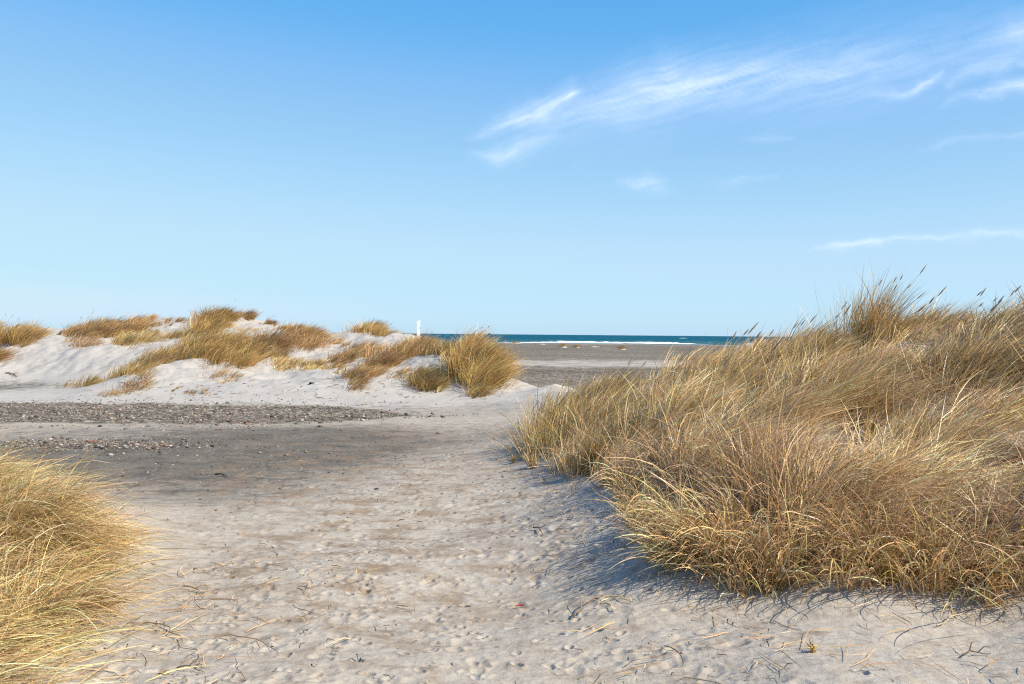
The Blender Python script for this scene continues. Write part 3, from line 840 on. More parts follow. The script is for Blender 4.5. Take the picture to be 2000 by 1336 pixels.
# ---- left dunes
RD = 'marram grass tussocks on the right dune'
FW = 0.0105      # leaf width used far off, where single leaves stand for small bunches
far = dict(width=FW, K=5, per=110, rad=0.17, lean=0.5, bend=1.2, droop=0.35, splay=0.3, fade=.22, tone=.3)
FARL = 0.8
tussock('thick brown tussock cut by the left edge of the picture, crowning the bare sand dome', [(-150, 660), (0, 640), (40, 637), (85, 648), (80, 664), (30, 690), (0, 700), (-150, 700)], 7500, 0.62, GOLD * 0.93, heads=9, **far)
tussock('short dark tuft at the left edge half way down the bare dome', [(-60, 690), (5, 695), (10, 715), (-60, 730)], 900, 0.5, BROWN, **far)
tussock('broad wind-combed brown tussock on the skyline right of the notch', [(105, 655), (150, 643), (215, 640), (290, 622), (298, 640), (270, 655), (200, 664), (130, 664)], 8500, 0.62, BROWN * 1.08, heads=8, **{**far, 'bend': 1.7, 'lean': .6})
tussock('low olive fringe of grass under the broad skyline tussock', [(200, 666), (260, 655), (330, 650), (400, 655), (390, 668), (300, 672), (215, 674)], 2300, 0.42, STRAW * 0.9, green=.2, **{k: v for k, v in far.items()})
tussock('tall crest tussock on the highest dune top left of the white post', [(370, 640), (395, 618), (450, 614), (470, 622), (440, 645), (400, 665), (360, 655)], 5200, 0.56, GOLD * 0.88, heads=6, green=.18, **far)
tussock('thin strip of grass trailing down the skyline right of the highest top', [(460, 614), (500, 622), (535, 634), (535, 640), (490, 630), (460, 624)], 1100, 0.4, BROWN, heads=3, **far)
tussock('long shaggy tussock running across the middle of the left dunes', [(330, 705), (360, 680), (420, 665), (470, 668), (520, 690), (525, 708), (470, 722), (420, 716), (370, 705)], 8500, 0.62, GOLD * 0.85, green=.2, heads=3, **far)
tussock('slanting tongue of grass down the left flank above the dark wet flat', [(222, 738), (250, 715), (300, 690), (350, 688), (340, 706), (300, 716), (270, 738)], 3200, 0.5, STRAW * 0.85, green=.28, **far)
tussock('brown tussock hanging on the bare slope left of the smooth saddle', [(540, 660), (560, 650), (620, 655), (635, 668), (600, 690), (560, 688), (540, 680)], 3600, 0.52, BROWN * 1.1, heads=2, **far)
tussock('dark cap of grass on the small rounded skyline top', [(545, 643), (570, 636), (605, 644), (620, 652), (590, 652), (555, 650)], 1300, 0.34, BROWN, **far)
tussock('flat topped skyline tussock between the smooth saddle and the white post', [(680, 648), (705, 640), (740, 639), (765, 652), (750, 660), (700, 650)], 2600, 0.42, GOLD * 0.9, heads=3, **far)
tussock('ragged brown strip of grass on the slope below the flat topped tussock', [(620, 712), (650, 700), (690, 680), (730, 680), (725, 695), (690, 708), (650, 720)], 2400, 0.48, BROWN * 1.05, green=.2, **far)
tussock('pale sparse grass in the hollow at the foot of the smooth saddle', [(590, 715), (620, 705), (650, 715), (670, 728), (620, 735), (595, 728)], 800, 0.34, STRAW, green=.15, **far)
tussock('dark grass running down to the sand tongue in front of the hollow', [(670, 760), (680, 735), (715, 712), (745, 700), (760, 715), (720, 740), (700, 768)], 2100, 0.5, BROWN * 1.05, green=.3, **far)
tussock('large brown tussock just left of the white post', [(720, 725), (745, 695), (785, 680), (850, 684), (845, 692), (800, 699), (770, 718), (735, 732)], 6000, 0.56, BROWN * 1.12, green=.16, heads=5, **far)
tussock('mid sized olive tussock alone on bare sand in front of the golden one', [(788, 745), (805, 728), (830, 728), (850, 745), (872, 765), (845, 770), (810, 762)], 2700, 0.52, STRAW * 0.82, green=.3, heads=2, **far)
tussock('biggest golden tussock, rounded like a haystack, at the right end of the left dunes', [(880, 700), (884, 684), (915, 688), (942, 704), (958, 735), (954, 763), (938, 768), (915, 748), (890, 722)], 9000, 0.9, GOLD * 1.05, heads=8, green=.16, headw=.009, **{**far, 'per': 160, 'rad': .17, 'bend': 1.0, 'splay': .24, 'lean': .6, 'fade': .12})
tussock('thin green sprigs in a row by the dark wet flat', [(115, 757), (140, 748), (190, 742), (190, 750), (140, 762)], 420, 0.42, STRAW * 0.8, green=.5, **{**far, 'per': 25, 'rad': .12})
tussock('small upright tuft at the end of the row of sprigs', [(172, 748), (190, 742), (188, 750)], 200, 0.42, STRAW * 0.85, green=.4, **{**far, 'per': 80, 'rad': .1})
tussock('loose scattered sprigs below the slanting tongue of grass', [(235, 770), (255, 740), (285, 730), (310, 735), (290, 755), (250, 778)], 420, 0.34, BROWN, green=.3, **{**far, 'per': 25, 'rad': .14})
tussock('tiny dry tuft near the pebbles at the foot of the dune', [(330, 762), (345, 758), (345, 768)], 90, 0.3, STRAW, green=.3, **{**far, 'per': 50, 'rad': .08})
tussock('faint dead sprigs on the sand apron above the pebbles', [(355, 768), (400, 760), (420, 775), (370, 778)], 130, 0.25, THATCH, green=.05, **{**far, 'per': 16, 'rad': .1})
tussock('thin pale sprigs on the slope below the brown hanging tussock', [(500, 715), (560, 705), (590, 715), (540, 728)], 330, 0.32, STRAW, green=.1, **{**far, 'per': 22, 'rad': .15})
tussock('small straw patch on the sand right of the shaggy tussock', [(525, 705), (550, 696), (565, 704), (540, 714)], 450, 0.38, STRAW * .95, **far)
tussock('pale ground clinging grass on the flank of the highest dune', [(440, 660), (480, 640), (520, 650), (540, 668), (480, 668)], 380, 0.3, STRAW, **{**far, 'per': 22})

sp = {**far, 'per': 28, 'rad': .16}
tussock('sparse brown shoots on the bare crest between the broad skyline tussock and the highest top', [(300, 632), (335, 625), (365, 628), (350, 640), (310, 642)], 260, 0.34, BROWN, green=.1, **sp)
tussock('pale ruffled fringe of dead grass under the broad skyline tussock, above the dome', [(115, 668), (150, 664), (200, 668), (185, 678), (130, 677)], 900, 0.36, THATCH * 1.2, green=.0, **sp)
tussock('grass filling the dip between the shaggy tussock and the hanging tussock', [(500, 668), (535, 660), (560, 685), (540, 700), (515, 690)], 1500, 0.46, BROWN, green=.1, **far)
tussock('small tuft on the sand shoulder right of the shaggy tussock', [(556, 718), (580, 708), (600, 716), (575, 726)], 240, 0.36, STRAW * .9, green=.2, **sp)
tussock('thin brown shoots on the smooth saddle slope', [(640, 672), (665, 664), (690, 668), (672, 680)], 220, 0.34, BROWN, green=.1, **sp)
tussock('short sparse grass on the sand between the dark strip and the olive tussock', [(760, 735), (785, 722), (800, 730), (780, 748)], 200, 0.34, STRAW * .85, green=.3, **sp)
tussock('wispy grass behind the golden tussock joining it to the brown one', [(845, 688), (862, 678), (880, 682), (872, 700), (850, 698)], 1500, 0.52, STRAW * .95, green=.25, **far)
tussock('low fringe of drooping grass at the foot of the golden tussock', [(905, 768), (930, 765), (955, 768), (945, 778), (915, 778)], 700, 0.4, STRAW * .9, green=.35, **far)
tussock('sparse shoots on the sand bank left of the pebble corner below the sprigs', [(200, 772), (240, 760), (260, 772), (225, 780)], 140, 0.28, BROWN, green=.25, **sp)
tussock('scattered shoots on the front apron under the shaggy tussock', [(400, 735), (450, 728), (480, 738), (440, 752)], 240, 0.3, BROWN, green=.15, **sp)

# ---- right dune: dense grass nobody could count, plus the tussocks that stand out of it
edge = [flat(1020, 905, .07)[:2]]
RD = 'marram grass tussocks on the right dune'
poly_front = pxpoly([(1225, 1000), (1185, 935), (1290, 900), (1420, 905), (1600, 925), (1800, 905), (2120, 900), (2250, 1150), (1990, 1150), (1860, 1120), (1700, 1110), (1560, 1115), (1440, 1115), (1320, 1075), (1265, 1030)])
poly_mid = pxpoly([(1090, 890), (1120, 840), (1230, 800), (1400, 790), (1700, 760), (2120, 750), (2250, 900), (1800, 905), (1600, 925), (1420, 905), (1260, 900), (1180, 930)])
poly_top = np.array([cast(1085, 835), cast(1150, 800), cast(1240, 772), cast(1340, 742), cast(1440, 715), cast(1600, 692), cast(1720, 672), cast(1860, 655), cast(2040, 640), cast(2200, 640), cast(2150, 760), cast(1700, 765), cast(1400, 800), cast(1230, 815), cast(1120, 850)])
crest = np.array([(1.0, 17.5), (1.9, 17.0), (2.9, 16.2), (3.5, 15.2), (4.4, 14.4), (5.2, 13.9), (6.3, 13.0), (7.6, 12.4), (9.5, 12.0), (9.8, 14.0), (7.6, 14.6), (5.4, 15.8), (3.8, 17.2), (2.2, 18.6), (1.1, 18.8)])

near_packs = []
rng = np.random.default_rng(21)
ALL_RIGHT = np.vstack([pxpoly([(1000, 900), (1130, 960), (1195, 975), (1240, 1060), (1300, 1130), (1430, 1172), (1560, 1180), (1760, 1170), (1980, 1195)]), [(5.5, 5.0), (11, 9), (11, 15), (7.6, 14.8), (5.4, 16), (3.8, 17.4), (2.2, 18.8), (1.0, 19), (0.7, 16.5)]])
BARE = [(*cast(1640, 890), .45), (*cast(1560, 905), .3), (*cast(1130, 900), .22), (*cast(1330, 860), .25), (*cast(1650, 690), .5), (*cast(1810, 690), .4),
        (*cast(1425, 955), .30), (*cast(1580, 1085), .26), (*cast(1800, 1095), .28), (*cast(1690, 862), .3), (*cast(1790, 850), .25), (*cast(1950, 1000), .28), (*cast(1260, 1040), .2), (*cast(1500, 800), .25)]
RK = dict(outer=ALL_RIGHT, fade=.6, bare=BARE, knolls=True)
def add(pk):
    for v in pk.values(): near_packs.append(v)
W1 = 0.0068
add(sward(poly_top, 19000, 0.48, STRAW * 0.95, lean=.55, bend=.9, droop=.25, splay=.25, width=W1 * 1.3, per=130, rad=.14, green=.16, **RK))
add(sward(poly_top, 5000, 0.45, TAN, lean=.8, bend=1.2, droop=.5, splay=.3, width=W1 * 1.2, per=60, rad=.2, green=.03, **RK))
add(sward(crest, 10500, 0.37, STRAW * 0.95, lean=.7, bend=.85, droop=.15, splay=.25, width=W1 * 1.4, per=100, rad=.16, green=.12, **RK))
add(sward(poly_mid, 17000, 0.60, TAN, mess=.16, lean=.9, bend=1.4, droop=.5, splay=.3, width=W1, per=220, rad=.14, green=.10, K=7, **RK))
add(sward(poly_mid, 5000, 0.5, STRAW, lean=.3, bend=.6, droop=.2, splay=.25, width=W1, per=45, rad=.1, green=.3, **RK))
add(sward(poly_front, 12500, 0.54, TAN * 1.0, mess=.30, lean=.5, bend=.9, droop=.9, splay=.28, width=W1, per=230, rad=.13, green=.12, K=8, **RK))
add(sward(poly_front, 4500, 0.42, THATCH * 1.15, lean=.1, bend=.2, droop=1.3, splay=.35, width=W1, per=110, rad=.13, green=.05, K=8, wind=np.array([-.2, -.75, 0]), **RK))
near_packs.append(thatch(poly_front, 4200, 0.46, W1, up=.45, **RK))
near_packs.append(thatch(poly_mid, 5000, 0.36, W1, **RK))
near_packs.append(thatch(poly_top, 2500, 0.36, W1 * 1.2))
left_end = pxpoly([(1045, 860), (1075, 815), (1120, 790), (1200, 775), (1300, 765), (1330, 790), (1220, 835), (1120, 875)])
add(sward(left_end, 4800, 0.52, STRAW * .97, lean=.4, bend=.8, droop=.3, splay=.25, width=W1 * 1.2, per=110, rad=.15, green=.3, fade=.15))
st, hd = stalks(np.vstack([crest]), 38, 0.62, head=.16, lean=.45, width=.004, headw=.0095)
near_packs += [st] + hd
st, hd = stalks(poly_top, 34, 0.66, head=.22, lean=.5, width=.004, headw=.010)
near_packs += [st] + hd
# skirt that droops over the sand along the lower edge
skirt = pxpoly([(1225, 960), (1260, 1030), (1330, 1050), (1440, 1085), (1430, 1145), (1300, 1118), (1235, 1060), (1200, 985)])
edge_l = pxpoly([(1075, 905), (1120, 880), (1200, 900), (1250, 960), (1280, 1040), (1240, 1050), (1195, 975), (1130, 935)])
add(sward(edge_l, 3000, 0.40, TAN * 1.02, lean=.35, bend=.9, droop=.5, splay=.3, lvar=.4, mess=.2, width=W1, per=40, rad=.12, green=.25, K=7, fade=.15))
add(sward(skirt, 1700, 0.44, TAN * 1.05, lean=.3, bend=.7, droop=1.3, splay=.3, lvar=.4, width=W1, per=22, rad=.10, green=.12, K=9, wind=np.array([-.55, -.75, 0]), outer=ALL_RIGHT, fade=.25))
skirt2 = pxpoly([(1430, 1080), (1600, 1085), (1760, 1080), (1980, 1110), (1980, 1190), (1760, 1160), (1600, 1170), (1430, 1165)])
add(sward(skirt2, 2500, 0.44, TAN, lean=.25, bend=.6, droop=1.2, splay=.35, lvar=.4, mess=.3, width=W1, per=20, rad=.10, green=.14, K=9, wind=np.array([-.2, -.7, 0]), outer=ALL_RIGHT, fade=.2))
g = blades_obj('marram_grass', near_packs)
tag(g, 'dense wind-swept mass of dry marram grass covering the right dune', None, None, 'stuff')

nr = dict(group=RD, width=W1, K=7)
tussock('tall golden tussock standing above the skyline of the right dune', [(1650, 690), (1690, 678), (1740, 680), (1730, 700), (1660, 700)], 2300, 0.77, STRAW * .95, heads=7, green=.14, lean=.3, bend=.6, droop=.12, splay=.2, per=330, rad=.24, fade=.1, headL=1.0, headw=.007, group=RD, width=.0085, K=7)
tussock('dark olive upright tussock where the right skyline starts to climb', [(1455, 735), (1480, 728), (1510, 735), (1500, 750), (1460, 750)], 900, 0.68, STRAW * .7, green=.4, lean=.25, bend=.5, droop=.1, splay=.2, per=200, rad=.16, group=RD, width=.008, K=6)
tussock('olive fringe tussock at the far left tip of the right dune beside the path', [(1025, 880), (1050, 850), (1085, 850), (1095, 880), (1065, 900), (1035, 895)], 2300, 0.52, STRAW * .85, green=.42, lean=.2, bend=.55, droop=.25, splay=.5, per=120, rad=.15, **nr)
tussock('low green sprig lying on the path side of the fringe tussock', [(992, 905), (1012, 898), (1022, 906), (1005, 912)], 130, 0.34, STRAW * .85, green=.6, lean=.1, bend=.3, droop=.5, splay=.7, per=60, rad=.07, wind=np.array([-.5, 0, 0]), **nr)
tussock('small spiky green tuft on bare sand right of the low sprig', [(1030, 915), (1050, 908), (1062, 915), (1045, 922)], 220, 0.42, STRAW * .8, green=.55, lean=-.2, bend=.1, droop=.3, splay=.6, per=100, rad=.07, **nr)
tussock('reddish stemmed tuft with a shadowed foot below the fringe tussock', [(1115, 925), (1150, 915), (1180, 920), (1165, 938), (1125, 938)], 900, 0.52, GOLD * .8, green=.3, lean=.15, bend=.5, droop=.3, splay=.35, per=150, rad=.11, **nr)
tussock('upright tuft of reddish stems beside the dark hollow high on the slope', [(1675, 880), (1700, 868), (1730, 872), (1722, 892), (1685, 892)], 520, 0.56, GOLD * .85, green=.25, lean=.1, bend=.8, droop=.2, splay=.14, per=130, rad=.09, **nr)
tussock('green bladed tuft leaning right of the dark hollow high on the slope', [(1738, 880), (1760, 872), (1775, 882), (1755, 894)], 260, 0.62, STRAW * .9, green=.75, lean=.35, bend=.7, droop=.15, splay=.14, per=130, rad=.07, **nr)
tussock('clump with orange stems standing upright at the front foot of the right dune', [(1715, 1135), (1745, 1122), (1785, 1125), (1780, 1145), (1725, 1147)], 560, 0.44, GOLD * .95, green=.22, lean=.05, bend=.8, droop=.5, splay=.16, per=150, rad=.09, **nr)
tussock('olive spreading tuft nearest the lower right corner of the dune', [(1880, 1165), (1920, 1150), (1955, 1165), (1930, 1185), (1890, 1182)], 420, 0.42, STRAW * .9, green=.5, lean=.0, bend=.35, droop=.6, splay=.6, per=140, rad=.09, **nr)
tussock('arching pale clump bowing down over the sand at the lower left of the right dune', [(1300, 1060), (1335, 1045), (1375, 1065), (1350, 1090), (1310, 1088)], 700, 0.48, TAN * 1.15, green=.1, lean=.3, bend=.7, droop=1.5, splay=.45, per=200, rad=.12, wind=np.array([-.6, -.5, 0]), **nr)
tussock('tall tuft with dark hollow beside it in the middle of the front slope', [(1395, 985), (1420, 970), (1450, 980), (1435, 1000)], 420, 0.6, GOLD * .9, green=.35, lean=.15, bend=.5, droop=.3, splay=.2, per=140, rad=.09, **nr)
tussock('withered little tuft lying on the sand below the front of the right dune', [(1575, 1268), (1590, 1262), (1600, 1270), (1588, 1276)], 60, 0.15, STRAW, green=.3, lean=-.2, bend=.2, droop=.7, splay=.8, per=60, rad=.06, wind=np.array([.5, -.3, 0]), **nr)
tussock('thin drooping tuft at the lower edge between the arching clump and the orange stems', [(1480, 1150), (1510, 1140), (1535, 1152), (1510, 1162)], 260, 0.42, TAN, green=.25, lean=.2, bend=.5, droop=1.3, splay=.5, per=100, rad=.08, wind=np.array([-.5, -.6, 0]), **nr)

# ---- left foreground mound
LF = 'straw grass tussocks on the left foreground mound'
PALE = STRAW * np.array([1.12, 1.16, 1.26])
lf = dict(fade=.1, mess=.22, group=LF, width=.0052, K=9)
EASTERLY = np.array([.95, -.12, 0])
tussock('upper sprawling straw tussock at the left edge, swept over towards the damp flat', None, 7500, 0.46, PALE * 1.05, world=[(-5.6, 7.3), (-4.4, 7.3), (-3.95, 7.7), (-4.1, 8.2), (-5.1, 8.6), (-6.2, 8.4)], green=.10, lean=.95, bend=1.2, droop=.95, splay=.4, per=120, rad=.2, wind=EASTERLY, extra=2500, **lf)
tussock('arched straw tussock whose tips fall onto the path, right end of the left mound', None, 6500, 0.56, PALE * 1.05, world=[(-3.9, 6.6), (-3.25, 6.5), (-3.0, 6.75), (-3.1, 7.1), (-3.7, 7.4)], green=.16, lean=.55, bend=1.0, droop=1.35, splay=.4, per=200, rad=.17, wind=EASTERLY, extra=1800, **lf)
tussock('grey-brown matted tussock in the middle of the left mound', None, 6500, 0.44, PALE * .95, world=[(-4.4, 4.9), (-3.0, 4.8), (-2.45, 5.1), (-2.5, 5.45), (-2.55, 5.95), (-2.95, 6.4), (-4.2, 6.6)], green=.18, lean=.4, bend=.7, droop=1.1, splay=.55, per=90, rad=.2, wind=EASTERLY, extra=3800, **lf)
tussock('coarse straw tussock filling the lower left corner', None, 9000, 0.40, PALE * 1.0, world=[(-3.3, 3.3), (-2.15, 3.3), (-2.05, 3.8), (-2.3, 4.5), (-2.7, 5.0), (-3.4, 5.3), (-4.2, 5.1)], green=.12, lean=.75, bend=.9, droop=1.1, splay=.5, per=90, rad=.17, wind=EASTERLY, extra=3200, **lf)
tussock('thin fan of dead stalks trailing onto the sand beside the matted tussock', None, 240, 0.55, TAN, world=[(-2.7, 5.75), (-2.45, 5.7), (-2.4, 6.05), (-2.65, 6.1)], green=.05, lean=1.4, bend=.7, droop=1.2, splay=.3, per=80, rad=.08, wind=np.array([.8, -.55, 0]), **lf)

# ------------------------------------------------------------------ pebbles
def pebbles():
    rng = np.random.default_rng(5)
    import bmesh
    bm = bmesh.new(); bmesh.ops.create_icosphere(bm, subdivisions=1, radius=1.0)
    V = np.array([v.co[:] for v in bm.verts]); Fc = np.array([[v.index for v in f.verts] for f in bm.faces]); bm.free()
    pts = []
    n = 36000
    y = 20.6 + rng.uniform(-1, 1, n) * 3.6; x = rng.uniform(-15.5, -0.6, n)
    hw = 3.3 * sstep(-0.4, -5.2, x) + 0.1
    dens = (1 - sstep(-1.9, 0.7, np.abs(y - 20.6 + 0.5 * noise2(x * .5, y * 0)) - hw)) * np.clip(0.55 + 1.5 * fbm(x * .6, y * .9, 4), 0.05, 1)
    k = rng.random(n) < dens; pts.append(np.c_[x[k], y[k]])
    p2 = flat(170, 868)
    m = 2200; a = rng.normal(size=(m, 2)) * np.array([1.0, .45]) + p2[:2]; pts.append(a)
    m = 1500; pts.append(np.c_[-4.5 + 2.6 * rng.normal(size=m), 13.8 + 2.6 * rng.normal(size=m)])
    P = np.vstack(pts); n = len(P)
    r = np.clip(0.0088 * np.exp(0.6 * rng.normal(size=n)), .004, .05)
    r[-1500:] *= 0.7
    sc = r[:, None] * np.c_[1 + .4 * rng.random(n), 0.8 + .4 * rng.random(n), .45 + .3 * rng.random(n)]
    th = rng.random(n) * 6.28
    v = V[None] * (1 + 0.12 * rng.normal(size=(n, len(V), 1))) * sc[:, None]
    c, s = np.cos(th)[:, None], np.sin(th)[:, None]
    vx = v[..., 0] * c - v[..., 1] * s; vy = v[..., 0] * s + v[..., 1] * c
    co = np.stack([vx + P[:, :1], vy + P[:, 1:], v[..., 2] + (gz(P[:, 0], P[:, 1]) + sc[:, 2] * (.1 + .5 * rng.random(n)))[:, None]], -1).reshape(-1, 3)
    f = (Fc[None] + (np.arange(n) * len(V))[:, None, None]).reshape(-1, 3)
    pal = np.array([(.085, .075, .065), (.13, .115, .095), (.20, .175, .14), (.19, .13, .09), (.28, .24, .19), (.06, .052, .046), (.22, .13, .085), (.38, .33, .27)])
    col = np.repeat(pick(pal, n, .15), len(V), axis=0)
    o = mesh_obj('pebble_gravel', co, np.full(len(f), 3), f, M_STONE, color=col)
    tag(o, 'strip of loose grey and reddish pebbles across the flat', None, None, 'stuff')
pebbles()

# ------------------------------------------------------------------ litter on the sand
def litter():
    packs = []
    def lay(xy, L, W, pal, curl=.5, K=5):
        n = len(xy); a = rng.random(n) * 6.28
        roots = np.c_[xy, gz(xy[:, 0], xy[:, 1]) + .008]
        d0 = np.c_[np.cos(a), np.sin(a), np.full(n, .03)]
        pull = rng.normal(size=(n, 3)) * curl; pull[:, 2] = np.abs(pull[:, 2]) * .05
        co, q, pos = blade_geo(roots, L, d0, pull, W, K, tipw=.4)
        # lift a second skin so each piece has thickness
        packs.append((co, q, np.repeat(pick(pal, n, .2), K * 2, axis=0)))
    DK = np.array([(.08, .058, .04), (.15, .105, .07), (.22, .155, .10), (.28, .20, .13)])
    n = 2200; y = 3.5 + 16 * rng.random(n) ** 1.3; x = rng.uniform(-1, 1, n) * (1.2 + .22 * y) - .06 * y - .6
    kp = fbm(x * 1.1, y * 1.1, 3) > -.05; x, y = x[kp], y[kp]; n = len(x)
    lay(np.c_[x, y], .012 + .08 * rng.random(n) ** 3, .005 + .006 * rng.random(n), DK)
    n = 330; xy = np.c_[rng.normal(-1.9, .45, n), rng.uniform(4, 7.4, n)]
    lay(xy, .05 + .3 * rng.random(n) ** 2, .003 + .003 * rng.random(n), TAN * .8)
    n = 260; xy = np.c_[rng.uniform(.5, 3.2, n), rng.uniform(4.2, 6.3, n)]
    lay(xy, .05 + .35 * rng.random(n) ** 2, .003 + .003 * rng.random(n), TAN * .85, .55, 7)
    n = 260; t = rng.random(n); xy = np.c_[.25 + .5 * (1 - t) + rng.normal(size=n) * .25, 6.0 + 6 * t]
    lay(xy, .04 + .2 * rng.random(n) ** 2, .003 + .003 * rng.random(n), TAN * .7, .8, 6)
    n = 350; xy = np.c_[rng.uniform(-11, 0, n), rng.uniform(22.5, 26.5, n)]
    lay(xy, .05 + .2 * rng.random(n) ** 2, .012 + .01 * rng.random(n), DK)
    q, cs, cl, m = [], [], [], 0
    for co, qq, c in packs:
        cs.append(co); q.append(qq + m); cl.append(c); m += len(co)
    q = np.vstack(q)
    o = mesh_obj('plant_litter', np.vstack(cs), np.full(len(q), 4), q, M_TWIG, color=np.vstack(cl))
    tag(o, 'dry stalk fragments and dark bits scattered over the sand', None, None, 'stuff')
litter()


def tube(pts, rad, n=7):
    pts = np.asarray(pts, float); K = len(pts)
    tg = np.gradient(pts, axis=0); tg /= np.linalg.norm(tg, axis=1)[:, None]
    s1 = np.cross(tg, np.array([.2, .1, 1.0])); s1 /= np.linalg.norm(s1, axis=1)[:, None]; s2 = np.cross(tg, s1)
    an = np.linspace(0, 2 * math.pi, n, endpoint=False)
    rad = np.asarray(rad, float).reshape(-1, 1, 1)
    co = pts[:, None] + rad * (s1[:, None] * np.cos(an)[None, :, None] + s2[:, None] * np.sin(an)[None, :, None])
    i = np.arange(K * n).reshape(K, n); j = np.roll(i, -1, 1)
    q = np.stack([i[:-1], j[:-1], j[1:], i[1:]], -1).reshape(-1, 4)
    return co.reshape(-1, 3), q


def twig(label, u, v, du, dv, r=.006, col=(.17, .115, .07), fork=True, name='twig', cat='twig', bow=.1):
    a, b = cast(u, v), cast(u + du, v + dv)
    t = np.linspace(0, 1, 9)
    side = np.array([-(b - a)[1], (b - a)[0]])
    xy = a[None] + t[:, None] * (b - a)[None] + (bow * np.sin(t * 3.1) + .03 * rng.normal(size=9))[:, None] * side[None]
    z = gz(xy[:, 0], xy[:, 1]) + r * .6 + .015 + .01 * np.sin(t * 5)
    P = np.c_[xy, z]
    root = empty(name, P[0])
    tag(root, label, cat, 'twigs and dead stalks lying on the sand')
    co, q = tube(P, r * (1 - .6 * t))
    mesh_obj('stem', co, np.full(len(q), 4), q, M_TWIG, root, color=np.tile(pick(np.array([col]), 1), (len(co), 1)))
    if fork:
        for k, sg in ((3, 1), (5, -1)):
            e = P[k] + np.r_[(b - a) * .28 + sg * side * .16, .03]
            m = P[k] * .5 + e * .5 + np.array([0, 0, .015])
            co, q = tube([P[k], m, e], r * np.array([.6, .5, .25]))
            mesh_obj('side_shoot', co, np.full(len(q), 4), q, M_TWIG, root, color=np.tile(pick(np.array([col]), 1), (len(co), 1)))
    return root

twig('forked dead stalk pointing right on the pale sand beside the left mound', 315, 1203, 105, -9, .0035, (.30, .2, .11))
twig('bundle-like bent stalk slanting down from the left mound towards the bottom edge', 290, 1225, 85, 62, .004, (.36, .26, .14))
twig('long thin curved stalk lying on the sand right of the left mound', 430, 1248, 115, 30, .004, (.28, .2, .13), False)
twig('dark forked twig near the bottom edge below the left mound', 345, 1312, 55, 6, .004, (.12, .09, .07))
twig('small upright looking forked twig on bare sand right of the arched tussock', 360, 1150, 35, 25, .0035, (.24, .17, .1))
twig('slender reddish twig with side shoots on the sand below the arching clump', 1122, 1212, 60, -50, .005, (.25, .16, .1))
twig('bright straw stem lying flat on the sand under the arching clump', 1180, 1176, 55, 6, .005, (.60, .46, .2), False, name='straw_stem', cat='straw')
twig('pale straw stem lying aslant below the bright one', 1172, 1190, 28, 7, .005, (.62, .5, .28), False, name='straw_stem', cat='straw')
twig('dark branching twig on the grey sand just left of the right dune', 1040, 1035, 16, 14, .006, (.11, .08, .06))
twig('long bleached stalk lying across the sand in the lower right', 1830, 1232, 165, -52, .0035, (.46, .36, .22), False)
twig('dark dead twig lying on smooth sand in the lower right corner', 1880, 1290, 55, -8, .005, (.11, .085, .06))
twig('short blackish stick on the damp grey flat', 420, 931, 24, 2, .012, (.06, .05, .04), False)
twig('dark stick on the pale dune apron left of the olive tussock', 606, 752, 9, -3, .03, (.09, .075, .06), False)
twig('brown root-like stick at the left foot of the bare dome', 12, 730, 20, 8, .02, (.2, .13, .09))


def shard():
    p = cast(1008, 1187)
    t = np.linspace(0, 1, 5)
    co, q = tube(np.c_[p[0] + .05 * t, p[1] + .012 * np.sin(t * 4), gz(p[0], p[1]) + .012 + .008 * t], .006 * np.array([.5, 1, .9, 1, .4]))
    o = mesh_obj('plastic_scrap', co, np.full(len(q), 4), q, M_TWIG, color=np.tile([[.5, .06, .06]], (len(co), 1)))
    tag(o, 'tiny red plastic scrap on the trodden sand', 'litter')
shard()

# ------------------------------------------------------------------ white post, ship, beach hummocks
def box_geo(c, s):
    c = np.array(c, float); s = np.array(s, float) / 2
    v = np.array([[x, y, z] for z in (-1, 1) for y in (-1, 1) for x in (-1, 1)]) * s + c
    f = np.array([[0, 2, 3, 1], [4, 5, 7, 6], [0, 1, 5, 4], [2, 6, 7, 3], [0, 4, 6, 2], [1, 3, 7, 5]])
    return v, f


def bevel(o, w):
    m = o.modifiers.new('edge', 'BEVEL'); m.width = w; m.segments = 2
    return o


def post():
    D = 36.0
    top = at(817.5, 626, D); bot = gz(top[0], D) - .3
    r = empty('marker_post', (top[0], D, bot)); tag(r, 'white wooden marker post standing behind the brown tussock', 'post')
    h = top[2] - bot
    v, f = box_geo((top[0], D, bot + h / 2), (.105, .10, h)); o = mesh_obj('post_shaft', v, np.full(6, 4), f, M_WHITE, r, smooth=False); bevel(o, .008)
    v, f = box_geo((top[0] - .002, D, top[2] + .009), (.12, .115, .022)); o = mesh_obj('cap', v, np.full(6, 4), f, M_WHITE, r, smooth=False); bevel(o, .006)
    for k, dz in enumerate((.24, .30)):
        v, f = box_geo((top[0] + .049, D - .03, top[2] - dz), (.014, .05, .035)); o = mesh_obj('notch_plate', v, np.full(6, 4), f, M_DARK, r, smooth=False); bevel(o, .004)
post()


